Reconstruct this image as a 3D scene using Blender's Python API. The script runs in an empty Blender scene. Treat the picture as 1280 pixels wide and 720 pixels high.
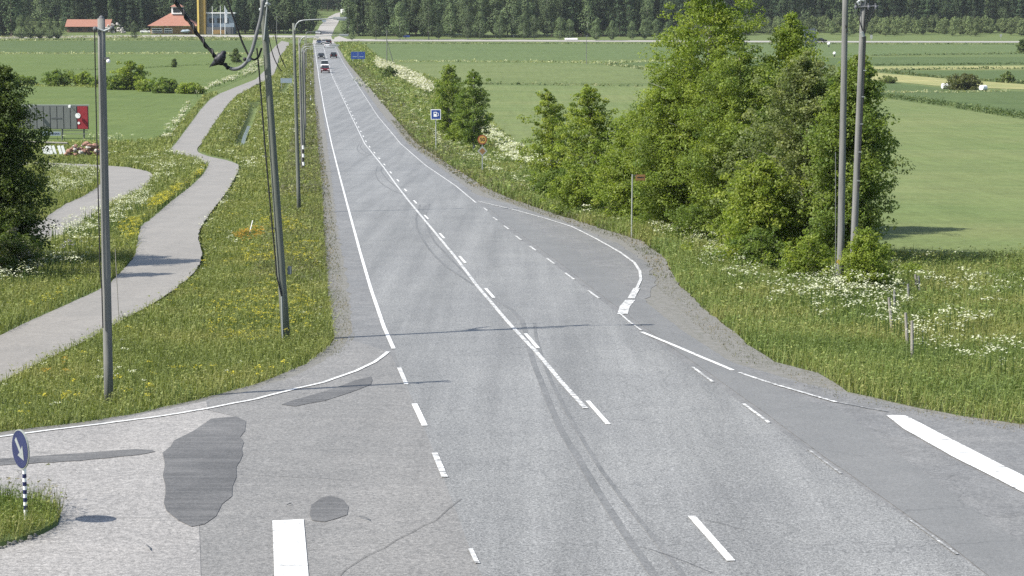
import bpy, bmesh, math, random
import numpy as np
from mathutils import Vector, Matrix

rad = math.radians
S = bpy.context.scene
COL = S.collection
F = 2600.0            # focal length in pixels of a 1280 wide frame
PITCH = rad(7.55)
CZ = 7.0
HAZE = 0.000045        # density of the air

# ------------------------------------------------------------------ camera
cd = bpy.data.cameras.new("camera")
cam = bpy.data.objects.new("camera", cd); COL.objects.link(cam)
cam.location = (0, 0, CZ)
cam.rotation_euler = (rad(90) - PITCH, 0, 0)
cd.sensor_width = 36.0
cd.lens = 36.0 * F / 1280.0
cd.clip_start = 0.5
cd.clip_end = 9000
S.camera = cam

# ------------------------------------------------------------------ light
SUN_EL = rad(47); SUN_TO = rad(22)      # shadows run towards +X turned 22 deg towards +Y
w = bpy.data.worlds.new("World"); S.world = w; w.use_nodes = True
nt = w.node_tree
bg = nt.nodes["Background"]
sky = nt.nodes.new("ShaderNodeTexSky"); sky.sky_type = 'NISHITA'; sky.sun_disc = False
sky.sun_elevation = SUN_EL
sd = Vector((-math.cos(SUN_TO), -math.sin(SUN_TO)))       # horizontal direction to the sun
sky.sun_rotation = math.atan2(sd.x, sd.y)
sky.air_density = 1.0; sky.dust_density = 1.5
nt.links.new(sky.outputs[0], bg.inputs[0]); bg.inputs[1].default_value = 0.11
ld = bpy.data.lights.new("sun", 'SUN'); ld.energy = 4.8; ld.angle = rad(0.5); ld.color = (1.0, 0.955, 0.88)
lo = bpy.data.objects.new("sun", ld); COL.objects.link(lo)
ldir = Vector((math.cos(SUN_TO) * math.cos(SUN_EL), math.sin(SUN_TO) * math.cos(SUN_EL), -math.sin(SUN_EL)))
lo.rotation_euler = ldir.to_track_quat('-Z', 'Y').to_euler(); lo.location = (-20, -10, 40)
S.view_settings.view_transform = 'Standard'; S.view_settings.look = 'None'
S.view_settings.exposure = 0.86; S.view_settings.gamma = 1.0
S.view_settings.use_curve_mapping = False
S.cycles.max_bounces = 6; S.cycles.transparent_max_bounces = 4
S.cycles.volume_bounces = 0
S.cycles.use_denoising = False

# ------------------------------------------------------------------ terrain profile
_k = [(-60, -4.9), (0, -6.69), (190, -12.83), (285, -14.1), (450, -14.2), (600, -13.7), (800, -10.9), (900, -8.4), (1000, -5.6),
      (1150, -0.2), (1400, 8), (2500, 30), (6000, 60)]
_fy = np.arange(-60, 6001, 2.0)
_fz = np.interp(_fy, [a for a, b in _k], [b for a, b in _k])
_ker = np.exp(-0.5 * (np.arange(-30, 31) * 2.0 / 20.0) ** 2); _ker /= _ker.sum()
_fs = np.convolve(np.pad(_fz, 30, mode='edge'), _ker, mode='valid')
_fs = np.where(_fy < 100, _fz, _fs)
KN = np.unique(np.concatenate([np.arange(-60, 1200, 10.0), np.arange(1200, 2500, 50.0), np.arange(2500, 6001, 500.0)]))
KZ = np.interp(KN, _fy, _fs) + CZ
def zr(Y): return np.interp(Y, KN, KZ)
_sy = np.concatenate([np.arange(12, 300, 0.05), np.arange(300, 3000, 0.5)])
_sz = zr(_sy)
def ray(px, py):
    v = (360.0 - py) / F; u = (px - 640.0) / F
    return Vector((u, math.cos(PITCH) + v * math.sin(PITCH), -math.sin(PITCH) + v * math.cos(PITCH)))
def G(px, py):
    """point of the road-level terrain seen at this photograph position"""
    d = ray(px, py)
    below = CZ + _sy * (d.z / d.y) <= _sz
    i = int(np.argmax(below)) if below.any() else len(_sy) - 1
    Y = float(_sy[i])
    return Vector((d.x / d.y * Y, Y, float(zr(Y))))
def at(px, py, Y):
    d = ray(px, py); return Vector((d.x / d.y * Y, Y, CZ + d.z / d.y * Y))
def proj(p):
    Z = p[2] - CZ
    c = p[1] * math.cos(PITCH) - Z * math.sin(PITCH); up = p[1] * math.sin(PITCH) + Z * math.cos(PITCH)
    return 640 + F * p[0] / c, 360 - F * up / c
def dens(pts, n=6):
    out = []
    for i, a in enumerate(pts):
        b = pts[(i + 1) % len(pts)]
        L = math.hypot(a[0] - b[0], a[1] - b[1]); m = max(1, min(n, int(L / 15)))
        for k in range(m): out.append((a[0] + (b[0] - a[0]) * k / m, a[1] + (b[1] - a[1]) * k / m))
    return out
def wpoly(px): return [(g.x, g.y) for g in (G(*p) for p in dens(px))]

# traced edges (left and right limit of the gravel shoulders), used for the ditches too
LEFT_GRASS = [(320, 480), (370, 460), (395, 446), (412, 432), (417, 420), (408, 360), (402, 255), (396, 180), (392, 125), (391, 75), (390, 55)]
RIGHT_GRASS = [(419, 54), (436, 80), (462, 110), (496, 150), (522, 180), (560, 205), (610, 236), (640, 249), (702, 270), (752, 286), (800, 300), (830, 322), (847, 355),
               (852, 360), (875, 380), (910, 410), (940, 434), (968, 452), (1022, 466), (1060, 490), (1135, 507), (1200, 520), (1280, 531), (1600, 590)]
_lg = sorted([(G(*p).y, G(*p).x) for p in LEFT_GRASS[3:]]); _rg = sorted([(G(*p).y, G(*p).x) for p in RIGHT_GRASS])
def lx(Y): return np.interp(Y, [a for a, b in _lg], [b for a, b in _lg])
def rx(Y): return np.interp(Y, [a for a, b in _rg], [b for a, b in _rg])
DITCH = [[G(*p) for p in q] for q in ([(318, 128), (313, 142), (304, 162), (297, 182)], [(366, 92), (358, 104), (350, 116)])]
def dip(X, Y):
    X = np.asarray(X, float); Y = np.asarray(Y, float)
    fade = np.clip((Y - 50) / 40, 0, 1) * np.clip((700 - Y) / 100, 0, 1)
    d = 0.28 * np.exp(-((X - lx(Y) + 4.5) / 1.8) ** 2) * fade + 0.35 * np.exp(-((X - rx(Y) - 4.0) / 1.8) ** 2) * fade
    for q in DITCH:
        for a, b in zip(q[:-1], q[1:]):
            t = np.clip(((X - a.x) * (b.x - a.x) + (Y - a.y) * (b.y - a.y)) / ((b.x - a.x) ** 2 + (b.y - a.y) ** 2), 0, 1)
            r = np.hypot(X - a.x - t * (b.x - a.x), Y - a.y - t * (b.y - a.y))
            d = np.maximum(d, 1.0 * np.exp(-(r / 1.0) ** 4))
    return d
def gz(X, Y): return zr(Y) - 0.05 - dip(X, Y)

# ------------------------------------------------------------------ materials
def newmat(name):
    m = bpy.data.materials.new(name); m.use_nodes = True
    t = m.node_tree; b = t.nodes["Principled BSDF"]
    return m, t, b
def mixrgb(t, f, a, b, mode='MIX'):
    n = t.nodes.new("ShaderNodeMix"); n.data_type = 'RGBA'; n.blend_type = mode
    for s, v in ((0, f), (6, a), (7, b)):
        if hasattr(v, 'links') or hasattr(v, 'is_linked'): t.links.new(v, n.inputs[s])
        elif s == 0: n.inputs[0].default_value = v
        else: n.inputs[s].default_value = (*v, 1) if len(v) == 3 else v
    return n.outputs[2]
def noise(t, scale, detail=3, rough=0.6, vec=None, lo_=0.3, hi=0.7):
    n = t.nodes.new("ShaderNodeTexNoise"); n.inputs['Scale'].default_value = scale
    n.inputs['Detail'].default_value = detail; n.inputs['Roughness'].default_value = rough
    if vec is not None: t.links.new(vec, n.inputs['Vector'])
    r = t.nodes.new("ShaderNodeMapRange"); r.inputs[1].default_value = lo_; r.inputs[2].default_value = hi
    t.links.new(n.outputs['Fac'], r.inputs[0]); return r.outputs[0]
def objvec(t, scale=(1, 1, 1), rot=(0, 0, 0)):
    c = t.nodes.new("ShaderNodeTexCoord"); m = t.nodes.new("ShaderNodeMapping")
    m.inputs['Scale'].default_value = scale; m.inputs['Rotation'].default_value = rot
    t.links.new(c.outputs['Object'], m.inputs[0]); return m.outputs[0]
def mat(name, col, rough=0.7, var=0.0, scale=3.0, metal=0.0, col2=None, bump=0.0, vscale=(1, 1, 1)):
    m, t, b = newmat(name); b.inputs['Roughness'].default_value = rough; b.inputs['Metallic'].default_value = metal
    b.inputs['Specular IOR Level'].default_value = 0.3
    if var > 0 or col2:
        v = objvec(t, vscale); f = noise(t, scale, 5, 0.65, v)
        c2 = col2 or tuple(c * (1 - var) for c in col); c1 = col if col2 else tuple(min(1, c * (1 + var)) for c in col)
        o = mixrgb(t, f, c1, c2); t.links.new(o, b.inputs['Base Color'])
        if bump:
            bp = t.nodes.new("ShaderNodeBump"); bp.inputs['Strength'].default_value = bump; bp.inputs['Distance'].default_value = 0.02
            t.links.new(f, bp.inputs['Height']); t.links.new(bp.outputs[0], b.inputs['Normal'])
    else: b.inputs['Base Color'].default_value = (*col, 1)
    return m
def leafmat(name, transl=0.35, rough=0.5):
    m, t, b = newmat(name)
    a = t.nodes.new("ShaderNodeAttribute"); a.attribute_name = "Col"
    t.links.new(a.outputs['Color'], b.inputs['Base Color']); b.inputs['Roughness'].default_value = rough
    b.inputs['Specular IOR Level'].default_value = 0.25
    tr = t.nodes.new("ShaderNodeBsdfTranslucent"); 
    g = mixrgb(t, 1.0, a.outputs['Color'], (1.25, 1.3, 0.6), 'MULTIPLY')
    t.links.new(g, tr.inputs['Color'])
    mx = t.nodes.new("ShaderNodeMixShader"); mx.inputs[0].default_value = transl
    t.links.new(b.outputs[0], mx.inputs[1]); t.links.new(tr.outputs[0], mx.inputs[2])
    t.links.new(mx.outputs[0], t.nodes["Material Output"].inputs[0]); return m
ROADROT = math.atan(0.0985)
def asphalt(name, c, c2, grain=0.35, tracks=False, blotch=0.10, gs=16, streak=0):
    """aged asphalt: coarse pale stones in darker binder, broad wear, optional lanewise wheel tracks"""
    m, t, b = newmat(name); b.inputs['Roughness'].default_value = 0.6; b.inputs['Specular IOR Level'].default_value = 0.3
    c = tuple(a * k_ for a, k_ in zip(c, (.845, .845, .83))); c2 = tuple(a * k_ for a, k_ in zip(c2, (.845, .845, .83)))
    v = objvec(t)
    base = mixrgb(t, noise(t, 0.35, 5, 0.6, v, 0.35, 0.65), c, c2)
    lr = mixrgb(t, noise(t, 1.6, 4, 0.7, v, 0.35, 0.7), (1 + blotch,) * 3, (1 - blotch,) * 3)
    base = mixrgb(t, 1.0, base, lr, 'MULTIPLY')
    g = noise(t, gs, 2, 0.8, v, 0.3, 0.7)
    base = mixrgb(t, 1.0, base, mixrgb(t, g, (1 - grain,) * 3, (1 + grain,) * 3), 'MULTIPLY')
    g2 = noise(t, 45, 1, 0.5, v, 0.35, 0.65)
    base = mixrgb(t, 1.0, base, mixrgb(t, g2, (1 - grain * .8,) * 3, (1 + grain * .8,) * 3), 'MULTIPLY')
    # long stretched streaks where tyres polish the surface
    vr = objvec(t, (1.0, 0.02, 1), (0, 0, -ROADROT))
    st = noise(t, 1.1 if tracks else 1.2, 4, 0.6, vr, 0.32, 0.68)
    k = 0.17 if tracks else 0.05
    if streak:
        vx = objvec(t, (.22, 5.0, 1), (0, 0, -.12)); base = mixrgb(t, 1.0, base, mixrgb(t, noise(t, 1.3, 6, .7, vx, .3, .7), (1 - streak,) * 3, (1 + streak,) * 3), 'MULTIPLY')
    base = mixrgb(t, 1.0, base, mixrgb(t, st, (1 - k,) * 3, (1 + k,) * 3), 'MULTIPLY')
    # sealed hairline cracks
    vo = t.nodes.new("ShaderNodeTexVoronoi"); vo.feature = 'DISTANCE_TO_EDGE'; vo.inputs['Scale'].default_value = 0.16
    nn = t.nodes.new("ShaderNodeTexNoise"); nn.inputs['Scale'].default_value = 0.9; nn.inputs['Detail'].default_value = 5; t.links.new(v, nn.inputs[0])
    va = t.nodes.new("ShaderNodeVectorMath"); va.operation = 'MULTIPLY_ADD'; t.links.new(nn.outputs['Color'], va.inputs[0]); va.inputs[1].default_value = (1.6, 1.6, 0); t.links.new(v, va.inputs[2])
    t.links.new(va.outputs[0], vo.inputs['Vector'])
    r = t.nodes.new("ShaderNodeMapRange"); r.inputs[1].default_value = 0.0; r.inputs[2].default_value = 0.004; t.links.new(vo.outputs['Distance'], r.inputs[0])
    gate = noise(t, 0.12, 2, 0.5, v, 0.52, 0.56)
    mxm = t.nodes.new("ShaderNodeMath"); mxm.operation = 'MAXIMUM'; t.links.new(r.outputs[0], mxm.inputs[0]); t.links.new(gate, mxm.inputs[1])
    base = mixrgb(t, 1.0, base, mixrgb(t, mxm.outputs[0], (.76,) * 3, (1.0,) * 3), 'MULTIPLY')
    t.links.new(base, b.inputs['Base Color'])
    bp = t.nodes.new("ShaderNodeBump"); bp.inputs['Strength'].default_value = 0.2; bp.inputs['Distance'].default_value = 0.01
    t.links.new(g, bp.inputs['Height']); t.links.new(bp.outputs[0], b.inputs['Normal'])
    return m
def paint(name, wear=0.2, c=(.60, .605, .59)):
    m, t, b = newmat(name); v = objvec(t, (1, 1, 1), (0, 0, -ROADROT)); b.inputs['Roughness'].default_value = 0.6
    vs_ = objvec(t, (1.2, 6, 1), (0, 0, -.05)); f1 = noise(t, 9, 6, 0.75, v, 0.5 - wear * .6, 0.5 - wear * .6 + .14); f2 = noise(t, 1.6, 5, .7, vs_, .44 - wear * .2, .50 - wear * .2)
    mn = t.nodes.new("ShaderNodeMath"); mn.operation = 'MINIMUM'; t.links.new(f1, mn.inputs[0]); t.links.new(f2, mn.inputs[1]); f = mn.outputs[0]
    base = mixrgb(t, f, (.17, .17, .165), c)
    t.links.new(base, b.inputs['Base Color']); return m

M = {}
M['ground'] = None
def groundmat():
    m, t, b = newmat('verge_soil_grass'); b.inputs['Roughness'].default_value = 0.95; b.inputs['Specular IOR Level'].default_value = 0.1
    v = objvec(t)
    a = mixrgb(t, noise(t, 0.12, 5, 0.6, v), (.115, .145, .050), (.090, .128, .046))
    a = mixrgb(t, noise(t, 1.1, 5, 0.7, v, .45, .75), a, (.12, .12, .055))
    a = mixrgb(t, noise(t, 7, 4, 0.7, v, .4, .8), a, (.065, .10, .032))
    t.links.new(a, b.inputs['Base Color']); return m
M['ground'] = groundmat()
def fieldmat(name, c, c2, row=0.0, rot=0.3):
    m, t, b = newmat(name); b.inputs['Roughness'].default_value = 0.95; b.inputs['Specular IOR Level'].default_value = 0.1
    v = objvec(t)
    a = mixrgb(t, noise(t, 0.05, 8, 0.7, v, .35, .65), c, c2)
    a = mixrgb(t, 1.0, a, mixrgb(t, noise(t, .9, 5, .7, objvec(t, (.03, .3, 1)), .3, .7), (.90, .94, .95), (1.13, 1.06, 1.10)), 'MULTIPLY')
    a = mixrgb(t, 1.0, a, mixrgb(t, noise(t, .35, 5, .7, v, .3, .7), (.9,) * 3, (1.1,) * 3), 'MULTIPLY')
    vr = objvec(t, (1, .05, 1), (0, 0, rot))
    a = mixrgb(t, 1.0, a, mixrgb(t, noise(t, 1.0, 4, .7, vr), (.9,) * 3, (1.1,) * 3), 'MULTIPLY')
    a = mixrgb(t, 1.0, a, mixrgb(t, noise(t, 2.5, 5, .75, v), (.8,) * 3, (1.2,) * 3), 'MULTIPLY')
    t.links.new(a, b.inputs['Base Color']); return m
M['field_olive'] = fieldmat('young_crop', (.114, .142, .054), (.098, .128, .046), rot=1.2)
M['field_near'] = fieldmat('young_crop_pale', (.128, .154, .060), (.102, .138, .048), rot=1.45)
M['field_green'] = fieldmat('green_crop', (.086, .120, .045), (.078, .112, .041), rot=1.0)
M['field_dark'] = fieldmat('dark_crop', (.064, .094, .034), (.070, .102, .036), rot=1.0)
M['field_left'] = fieldmat('left_crop', (.092, .126, .038), (.080, .114, .034), rot=0.9)
M['field_yellow'] = fieldmat('yellow_strip', (.26, .25, .11), (.18, .20, .08), rot=1.5)
M['asph_main'] = asphalt('carriageway_asphalt', (.214, .215, .212), (.190, .191, .190), 0.42, True, .03, 20)
M['asph_side'] = asphalt('junction_asphalt', (.214, .208, .200), (.186, .182, .176), 0.32, False, .06, 14, .07)
M['asph_old'] = asphalt('worn_asphalt', (.29, .278, .266), (.255, .246, .238), 0.34, False, .06, 12, .07)
M['asph_strip'] = asphalt('newer_asphalt', (.182, .182, .180), (.166, .167, .166), 0.14, False, .05)
M['asph_layby'] = asphalt('layby_asphalt', (.190, .188, .185), (.165, .165, .165), 0.25, False, .12, 12)
M['patch'] = asphalt('patched_asphalt', (.135, .132, .130), (.098, .096, .095), 0.2, False, .12, 16, .28)
M['path'] = asphalt('path_asphalt', (.262, .245, .222), (.236, .222, .202), 0.14, False, .05, 10)
M['gravel'] = mat('shoulder_gravel', (.175, .171, .162), .95, col2=(.118, .118, .100), scale=4.5, bump=.6)
M['crossroad'] = mat('pale_road', (.27, .26, .24), .9, .12, 1.0)
M['paint'] = paint('road_paint', 0.16)
M['paint_worn'] = paint('worn_paint', 0.0)
M['paint_solid'] = paint('fresh_paint', 0.32)
M['skid'] = asphalt('tyre_rubber_mark', (.140, .142, .142), (.175, .175, .175), 0.25, False, .1)
M['crack'] = mat('crack_dark', (.085, .085, .085), .95)  # flat dark grey of the crack lines
M['leaf'] = leafmat('leaves', .5); M['grass'] = leafmat('grass_blades', .3, .6); M['flower'] = leafmat('flower_heads', .25, .8)
M['farleaf'] = leafmat('far_leaves', .2, .8)
M['bark'] = mat('bark', (.16, .14, .12), .9, .35, 6, vscale=(1, 1, .2))
M['birchbark'] = mat('birch_bark', (.55, .54, .50), .8, col2=(.12, .11, .10), scale=7, vscale=(1, 1, 2))
M['wood'] = mat('weathered_pole_wood', (.20, .20, .19), .85, col2=(.10, .102, .098), scale=9, vscale=(1, 1, .06), bump=.3)
M['wood_green'] = mat('green_grey_pole_wood', (.155, .165, .14), .85, col2=(.09, .10, .085), scale=9, vscale=(1, 1, .06))
M['wood_light'] = mat('bleached_wood', (.30, .28, .25), .9, col2=(.18, .17, .15), scale=14, vscale=(1, 1, .1))
M['black'] = mat('black_rubber', (.018, .018, .02), .6)
M['cable_grey'] = mat('grey_cable', (.12, .125, .13), .6)
M['steel'] = mat('galvanised_steel', (.31, .33, .33), .5, .1, 6, .3)
M['steel_dark'] = mat('dark_steel', (.10, .105, .11), .6, .15, 6, .2)
M['box_grey'] = mat('grey_cabinet_paint', (.12, .14, .155), .6, .1, 8)
M['white'] = mat('white_paint', (.78, .78, .77), .5, .04, 8)
M['sign_blue'] = mat('sign_blue', (.020, .055, .22), .45, .12, 6)
M['sign_navy'] = mat('sign_navy', (.020, .025, .080), .4, .12, 6)
M['sign_yellow'] = mat('sign_yellow', (.42, .27, .06), .5, .08, 8)
M['sign_red'] = mat('sign_red', (.24, .07, .04), .5, .1, 8)
M['sign_back'] = mat('sign_edge_aluminium', (.26, .28, .25), .5, .05, 8)
M['orange_dull'] = mat('dull_orange', (.20, .115, .045), .6, .1, 9)
M['board_grey'] = mat('weathered_boarding', (.155, .165, .16), .85, col2=(.115, .125, .12), scale=3, vscale=(3, 1, .3))
M['board_red'] = mat('billboard_red', (.24, .022, .03), .7, .15, 2)
M['roof_red'] = mat('terracotta_roof', (.26, .125, .09), .8, .15, 1.2, vscale=(1, 1, 4))
M['wall_ochre'] = mat('ochre_wall', (.25, .16, .065), .85, .15, .6)
M['wall_brown'] = mat('brown_wall', (.13, .085, .06), .85, .15, .6)
M['wall_blue'] = mat('pale_blue_wall', (.22, .27, .31), .8, .08, .6)
M['glass'] = mat('window_glass', (.02, .025, .03), .08)
M['yellow_pylon'] = mat('pylon_yellow', (.62, .46, .12), .6, .1, .5)
M['ochre_pylon'] = mat('pylon_ochre', (.22, .15, .035), .6, .15, .5)
M['car_red'] = mat('red_car_paint', (.11, .012, .02), .3); M['car_black'] = mat('black_car_paint', (.012, .012, .014), .25)
M['car_white'] = mat('white_car_paint', (.75, .75, .75), .3); M['car_silver'] = mat('silver_car_paint', (.42, .43, .44), .3, metal=.4)
M['car_blue'] = mat('dark_blue_car_paint', (.03, .045, .09), .3)
M['tyre'] = mat('tyre', (.02, .02, .02), .8); M['lamp_glass'] = mat('lamp_lens', (.7, .72, .7), .15)
M['tail'] = mat('tail_lens', (.3, .01, .01), .2)
M['feather'] = mat('dark_feathers', (.020, .021, .026), .5, .3, 30); M['feather_grey'] = mat('grey_nape_feathers', (.09, .095, .11), .6, .2, 30)
M['beak'] = mat('beak', (.02, .02, .02), .4)
M['stone'] = mat('pale_stone', (.36, .34, .31), .9, .3, 4, bump=.5)
M['rubble'] = mat('reddish_rubble', (.26, .15, .115), .9, .4, 3, bump=.5)
M['water'] = mat('ditch_water', (.12, .15, .17), .12)

# ------------------------------------------------------------------ object helpers
def tag(o, label=None, cat=None, group=None, kind=None):
    if label: o["label"] = label
    if cat: o["category"] = cat
    if group: o["group"] = group
    if kind: o["kind"] = kind
    return o
def empty(name, loc, rz=0):
    o = bpy.data.objects.new(name, None); COL.objects.link(o); o.location = loc; o.rotation_euler = (0, 0, rz); o.empty_display_size = .2
    return o
class MB:
    def __init__(s): s.v = []; s.f = []
    def add(s, vs, fs):
        n = len(s.v); s.v += [tuple(p) for p in vs]; s.f += [tuple(i + n for i in f) for f in fs]; return s
    def box(s, c, d, R=None):
        x, y, z = d[0] / 2, d[1] / 2, d[2] / 2
        P = [Vector((a * x, b * y, e * z)) for e in (-1, 1) for a, b in ((-1, -1), (1, -1), (1, 1), (-1, 1))]
        if R is not None: P = [R @ p for p in P]
        P = [p + Vector(c) for p in P]
        return s.add(P, [(3, 2, 1, 0), (4, 5, 6, 7), (0, 1, 5, 4), (1, 2, 6, 5), (2, 3, 7, 6), (3, 0, 4, 7)])
    def tube(s, pts, r, n=10, cap=True):
        pts = [Vector(p) for p in pts]; rr = r if hasattr(r, '__len__') else [r] * len(pts)
        vs = []; fs = []; prev = None
        for i, p in enumerate(pts):
            d = (pts[min(i + 1, len(pts) - 1)] - pts[max(i - 1, 0)]).normalized()
            if prev is None: a = d.orthogonal().normalized()
            else: a = (prev - d * prev.dot(d)); a = a.normalized() if a.length > 1e-6 else d.orthogonal().normalized()
            prev = a; b = d.cross(a)
            for k in range(n):
                t = 2 * math.pi * k / n; vs.append(p + (a * math.cos(t) + b * math.sin(t)) * rr[i])
        for i in range(len(pts) - 1):
            for k in range(n): fs.append((i * n + k, i * n + (k + 1) % n, (i + 1) * n + (k + 1) % n, (i + 1) * n + k))
        if cap: fs.append(tuple(range(n))[::-1]); fs.append(tuple(range((len(pts) - 1) * n, len(pts) * n)))
        return s.add(vs, fs)
    def ball(s, c, r, sx=1, sy=1, sz=1, n=10, m=7):
        vs = [(c[0], c[1], c[2] + r * sz)]
        for j in range(1, m):
            ph = math.pi * j / m
            for k in range(n):
                t = 2 * math.pi * k / n; vs.append((c[0] + r * sx * math.sin(ph) * math.cos(t), c[1] + r * sy * math.sin(ph) * math.sin(t), c[2] + r * sz * math.cos(ph)))
        vs.append((c[0], c[1], c[2] - r * sz)); fs = []
        for k in range(n): fs.append((0, 1 + k, 1 + (k + 1) % n))
        for j in range(m - 2):
            for k in range(n): fs.append((1 + j * n + k, 1 + (j + 1) * n + k, 1 + (j + 1) * n + (k + 1) % n, 1 + j * n + (k + 1) % n))
        L = len(vs) - 1
        for k in range(n): fs.append((L, 1 + (m - 2) * n + (k + 1) % n, 1 + (m - 2) * n + k))
        return s.add(vs, fs)
    def prism(s, poly, y0, y1):
        """polygon in XZ extruded along Y"""
        n = len(poly); vs = [(x, y0, z) for x, z in poly] + [(x, y1, z) for x, z in poly]
        fs = [tuple(range(n)), tuple(range(2 * n - 1, n - 1, -1))] + [((i + 1) % n, i, n + i, n + (i + 1) % n) for i in range(n)]
        return s.add(vs, fs)
    def build(s, name, m, parent=None, smooth=False, loc=None, bevel=0):
        me = bpy.data.meshes.new(name); me.from_pydata(s.v, [], s.f); me.materials.append(m)
        bm = bmesh.new(); bm.from_mesh(me); bmesh.ops.recalc_face_normals(bm, faces=bm.faces)
        if bevel: bmesh.ops.bevel(bm, geom=[e for e in bm.edges if e.calc_face_angle(0) > .6], offset=bevel, segments=2, affect='EDGES')
        bm.to_mesh(me); bm.free()
        if smooth: me.polygons.foreach_set('use_smooth', [True] * len(me.polygons))
        o = bpy.data.objects.new(name, me); COL.objects.link(o)
        if parent is not None: o.parent = parent
        if loc is not None: o.location = loc
        return o
def text_mesh(name, txt, size, m, parent, mtx, ext=0.004):
    cu = bpy.data.curves.new('txt', 'FONT'); cu.body = txt; cu.size = size; cu.align_x = 'CENTER'; cu.align_y = 'CENTER'; cu.extrude = ext; cu.offset = size * .02
    o = bpy.data.objects.new('txt', cu); COL.objects.link(o)
    bpy.context.view_layer.update()
    me = bpy.data.meshes.new_from_object(o.evaluated_get(bpy.context.evaluated_depsgraph_get()))
    bpy.data.objects.remove(o); me.transform(mtx); me.materials.clear(); me.materials.append(m); me.name = name
    r = bpy.data.objects.new(name, me); COL.objects.link(r); r.parent = parent; return r

def sheet(name, poly, m, off, kind='structure', jitter=0.0, seed=1):
    """flat polygon (world XY) laid on the terrain profile"""
    if jitter:
        rn = random.Random(seed); q = []
        for i, a in enumerate(poly):
            b = poly[(i + 1) % len(poly)]; L = math.hypot(b[0] - a[0], b[1] - a[1]); mct = max(1, min(40, int(L / .6)))
            for k in range(mct):
                j = jitter if k else jitter * .4
                q.append((a[0] + (b[0] - a[0]) * k / mct + rn.gauss(0, j), a[1] + (b[1] - a[1]) * k / mct + rn.gauss(0, j * .6)))
        poly = q
    bm = bmesh.new(); vs = [bm.verts.new((x, y, 0)) for x, y in poly]; f = bm.faces.new(vs)
    bmesh.ops.triangulate(bm, faces=bm.faces[:])
    y0 = min(p[1] for p in poly); y1 = max(p[1] for p in poly)
    for k in KN:
        if y0 < k < y1:
            bmesh.ops.bisect_plane(bm, geom=bm.verts[:] + bm.edges[:] + bm.faces[:], plane_co=(0, k, 0), plane_no=(0, 1, 0), dist=1e-4)
    for v in bm.verts: v.co.z = float(zr(v.co.y)) + off
    bmesh.ops.recalc_face_normals(bm, faces=bm.faces)
    if sum(fc.normal.z for fc in bm.faces) < 0: bmesh.ops.reverse_faces(bm, faces=bm.faces[:])
    dn_ = sum(fc.calc_area() for fc in bm.faces if fc.normal.z < 0)
    if dn_ > .01: print('FLIPPED', name, round(dn_, 3), round(y0), round(y1))
    me = bpy.data.meshes.new(name); bm.to_mesh(me); bm.free(); me.materials.append(m)
    o = bpy.data.objects.new(name, me); COL.objects.link(o); tag(o, kind=kind); return o
def ribbon(pts, w, wfn=None):
    """polygon around a world polyline"""
    L = []; R = []
    for i, p in enumerate(pts):
        a = pts[max(0, i - 1)]; b = pts[min(len(pts) - 1, i + 1)]
        d = Vector((b[0] - a[0], b[1] - a[1])).normalized(); n = Vector((-d.y, d.x)); ww = (wfn(i / (len(pts) - 1)) if wfn else 1) * w / 2
        L.append((p[0] + n.x * ww, p[1] + n.y * ww)); R.append((p[0] - n.x * ww, p[1] - n.y * ww))
    return L + R[::-1]
def wline(px, n=6):
    pp = []
    for a, b in zip(px[:-1], px[1:]):
        m = max(1, min(n, int(math.hypot(a[0] - b[0], a[1] - b[1]) / 12)))
        pp += [(a[0] + (b[0] - a[0]) * k / m, a[1] + (b[1] - a[1]) * k / m) for k in range(m)]
    pp.append(px[-1]); return [(G(*p).x, G(*p).y) for p in pp]
def multi(name, polys, m, off):
    """several painted marks of one line as one sheet"""
    bmA = bmesh.new()
    for poly in polys:
        o = sheet('tmp', poly, m, off); bmA.from_mesh(o.data); me = o.data; bpy.data.objects.remove(o); bpy.data.meshes.remove(me)
    me = bpy.data.meshes.new(name); bmA.to_mesh(me); bmA.free(); me.materials.append(m)
    o = bpy.data.objects.new(name, me); COL.objects.link(o); tag(o, kind='structure'); return o

# ------------------------------------------------------------------ ground
xs = np.unique(np.concatenate([np.linspace(-3500, -60, 60), np.arange(-60, 40.1, 0.5), np.linspace(40, 3500, 60)]))
ys = np.unique(np.concatenate([KN[KN < 30], np.arange(30, 320, 1.0), KN[KN >= 320]]))
XX, YY = np.meshgrid(xs, ys); ZZ = gz(XX, YY)
nx, ny = len(xs), len(ys)
me = bpy.data.meshes.new('ground'); me.vertices.add(nx * ny)
me.vertices.foreach_set('co', np.stack([XX, YY, ZZ], -1).astype(np.float32).ravel())
ii, jj = np.meshgrid(np.arange(nx - 1), np.arange(ny - 1)); b0 = (jj * nx + ii).ravel()
quads = np.stack([b0, b0 + 1, b0 + nx + 1, b0 + nx], -1)
def fill_faces(me, faces, k):
    nf = len(faces); me.loops.add(nf * k); me.polygons.add(nf)
    me.loops.foreach_set('vertex_index', faces.astype(np.int32).ravel())
    me.polygons.foreach_set('loop_start', np.arange(nf, dtype=np.int32) * k)
    me.update(calc_edges=True)
fill_faces(me, quads, 4); me.polygons.foreach_set('use_smooth', [True] * len(me.polygons)); me.materials.append(M['ground'])
tag(bpy.data.objects.new('ground', me), kind='structure'); COL.objects.link(bpy.data.objects['ground'])

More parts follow.
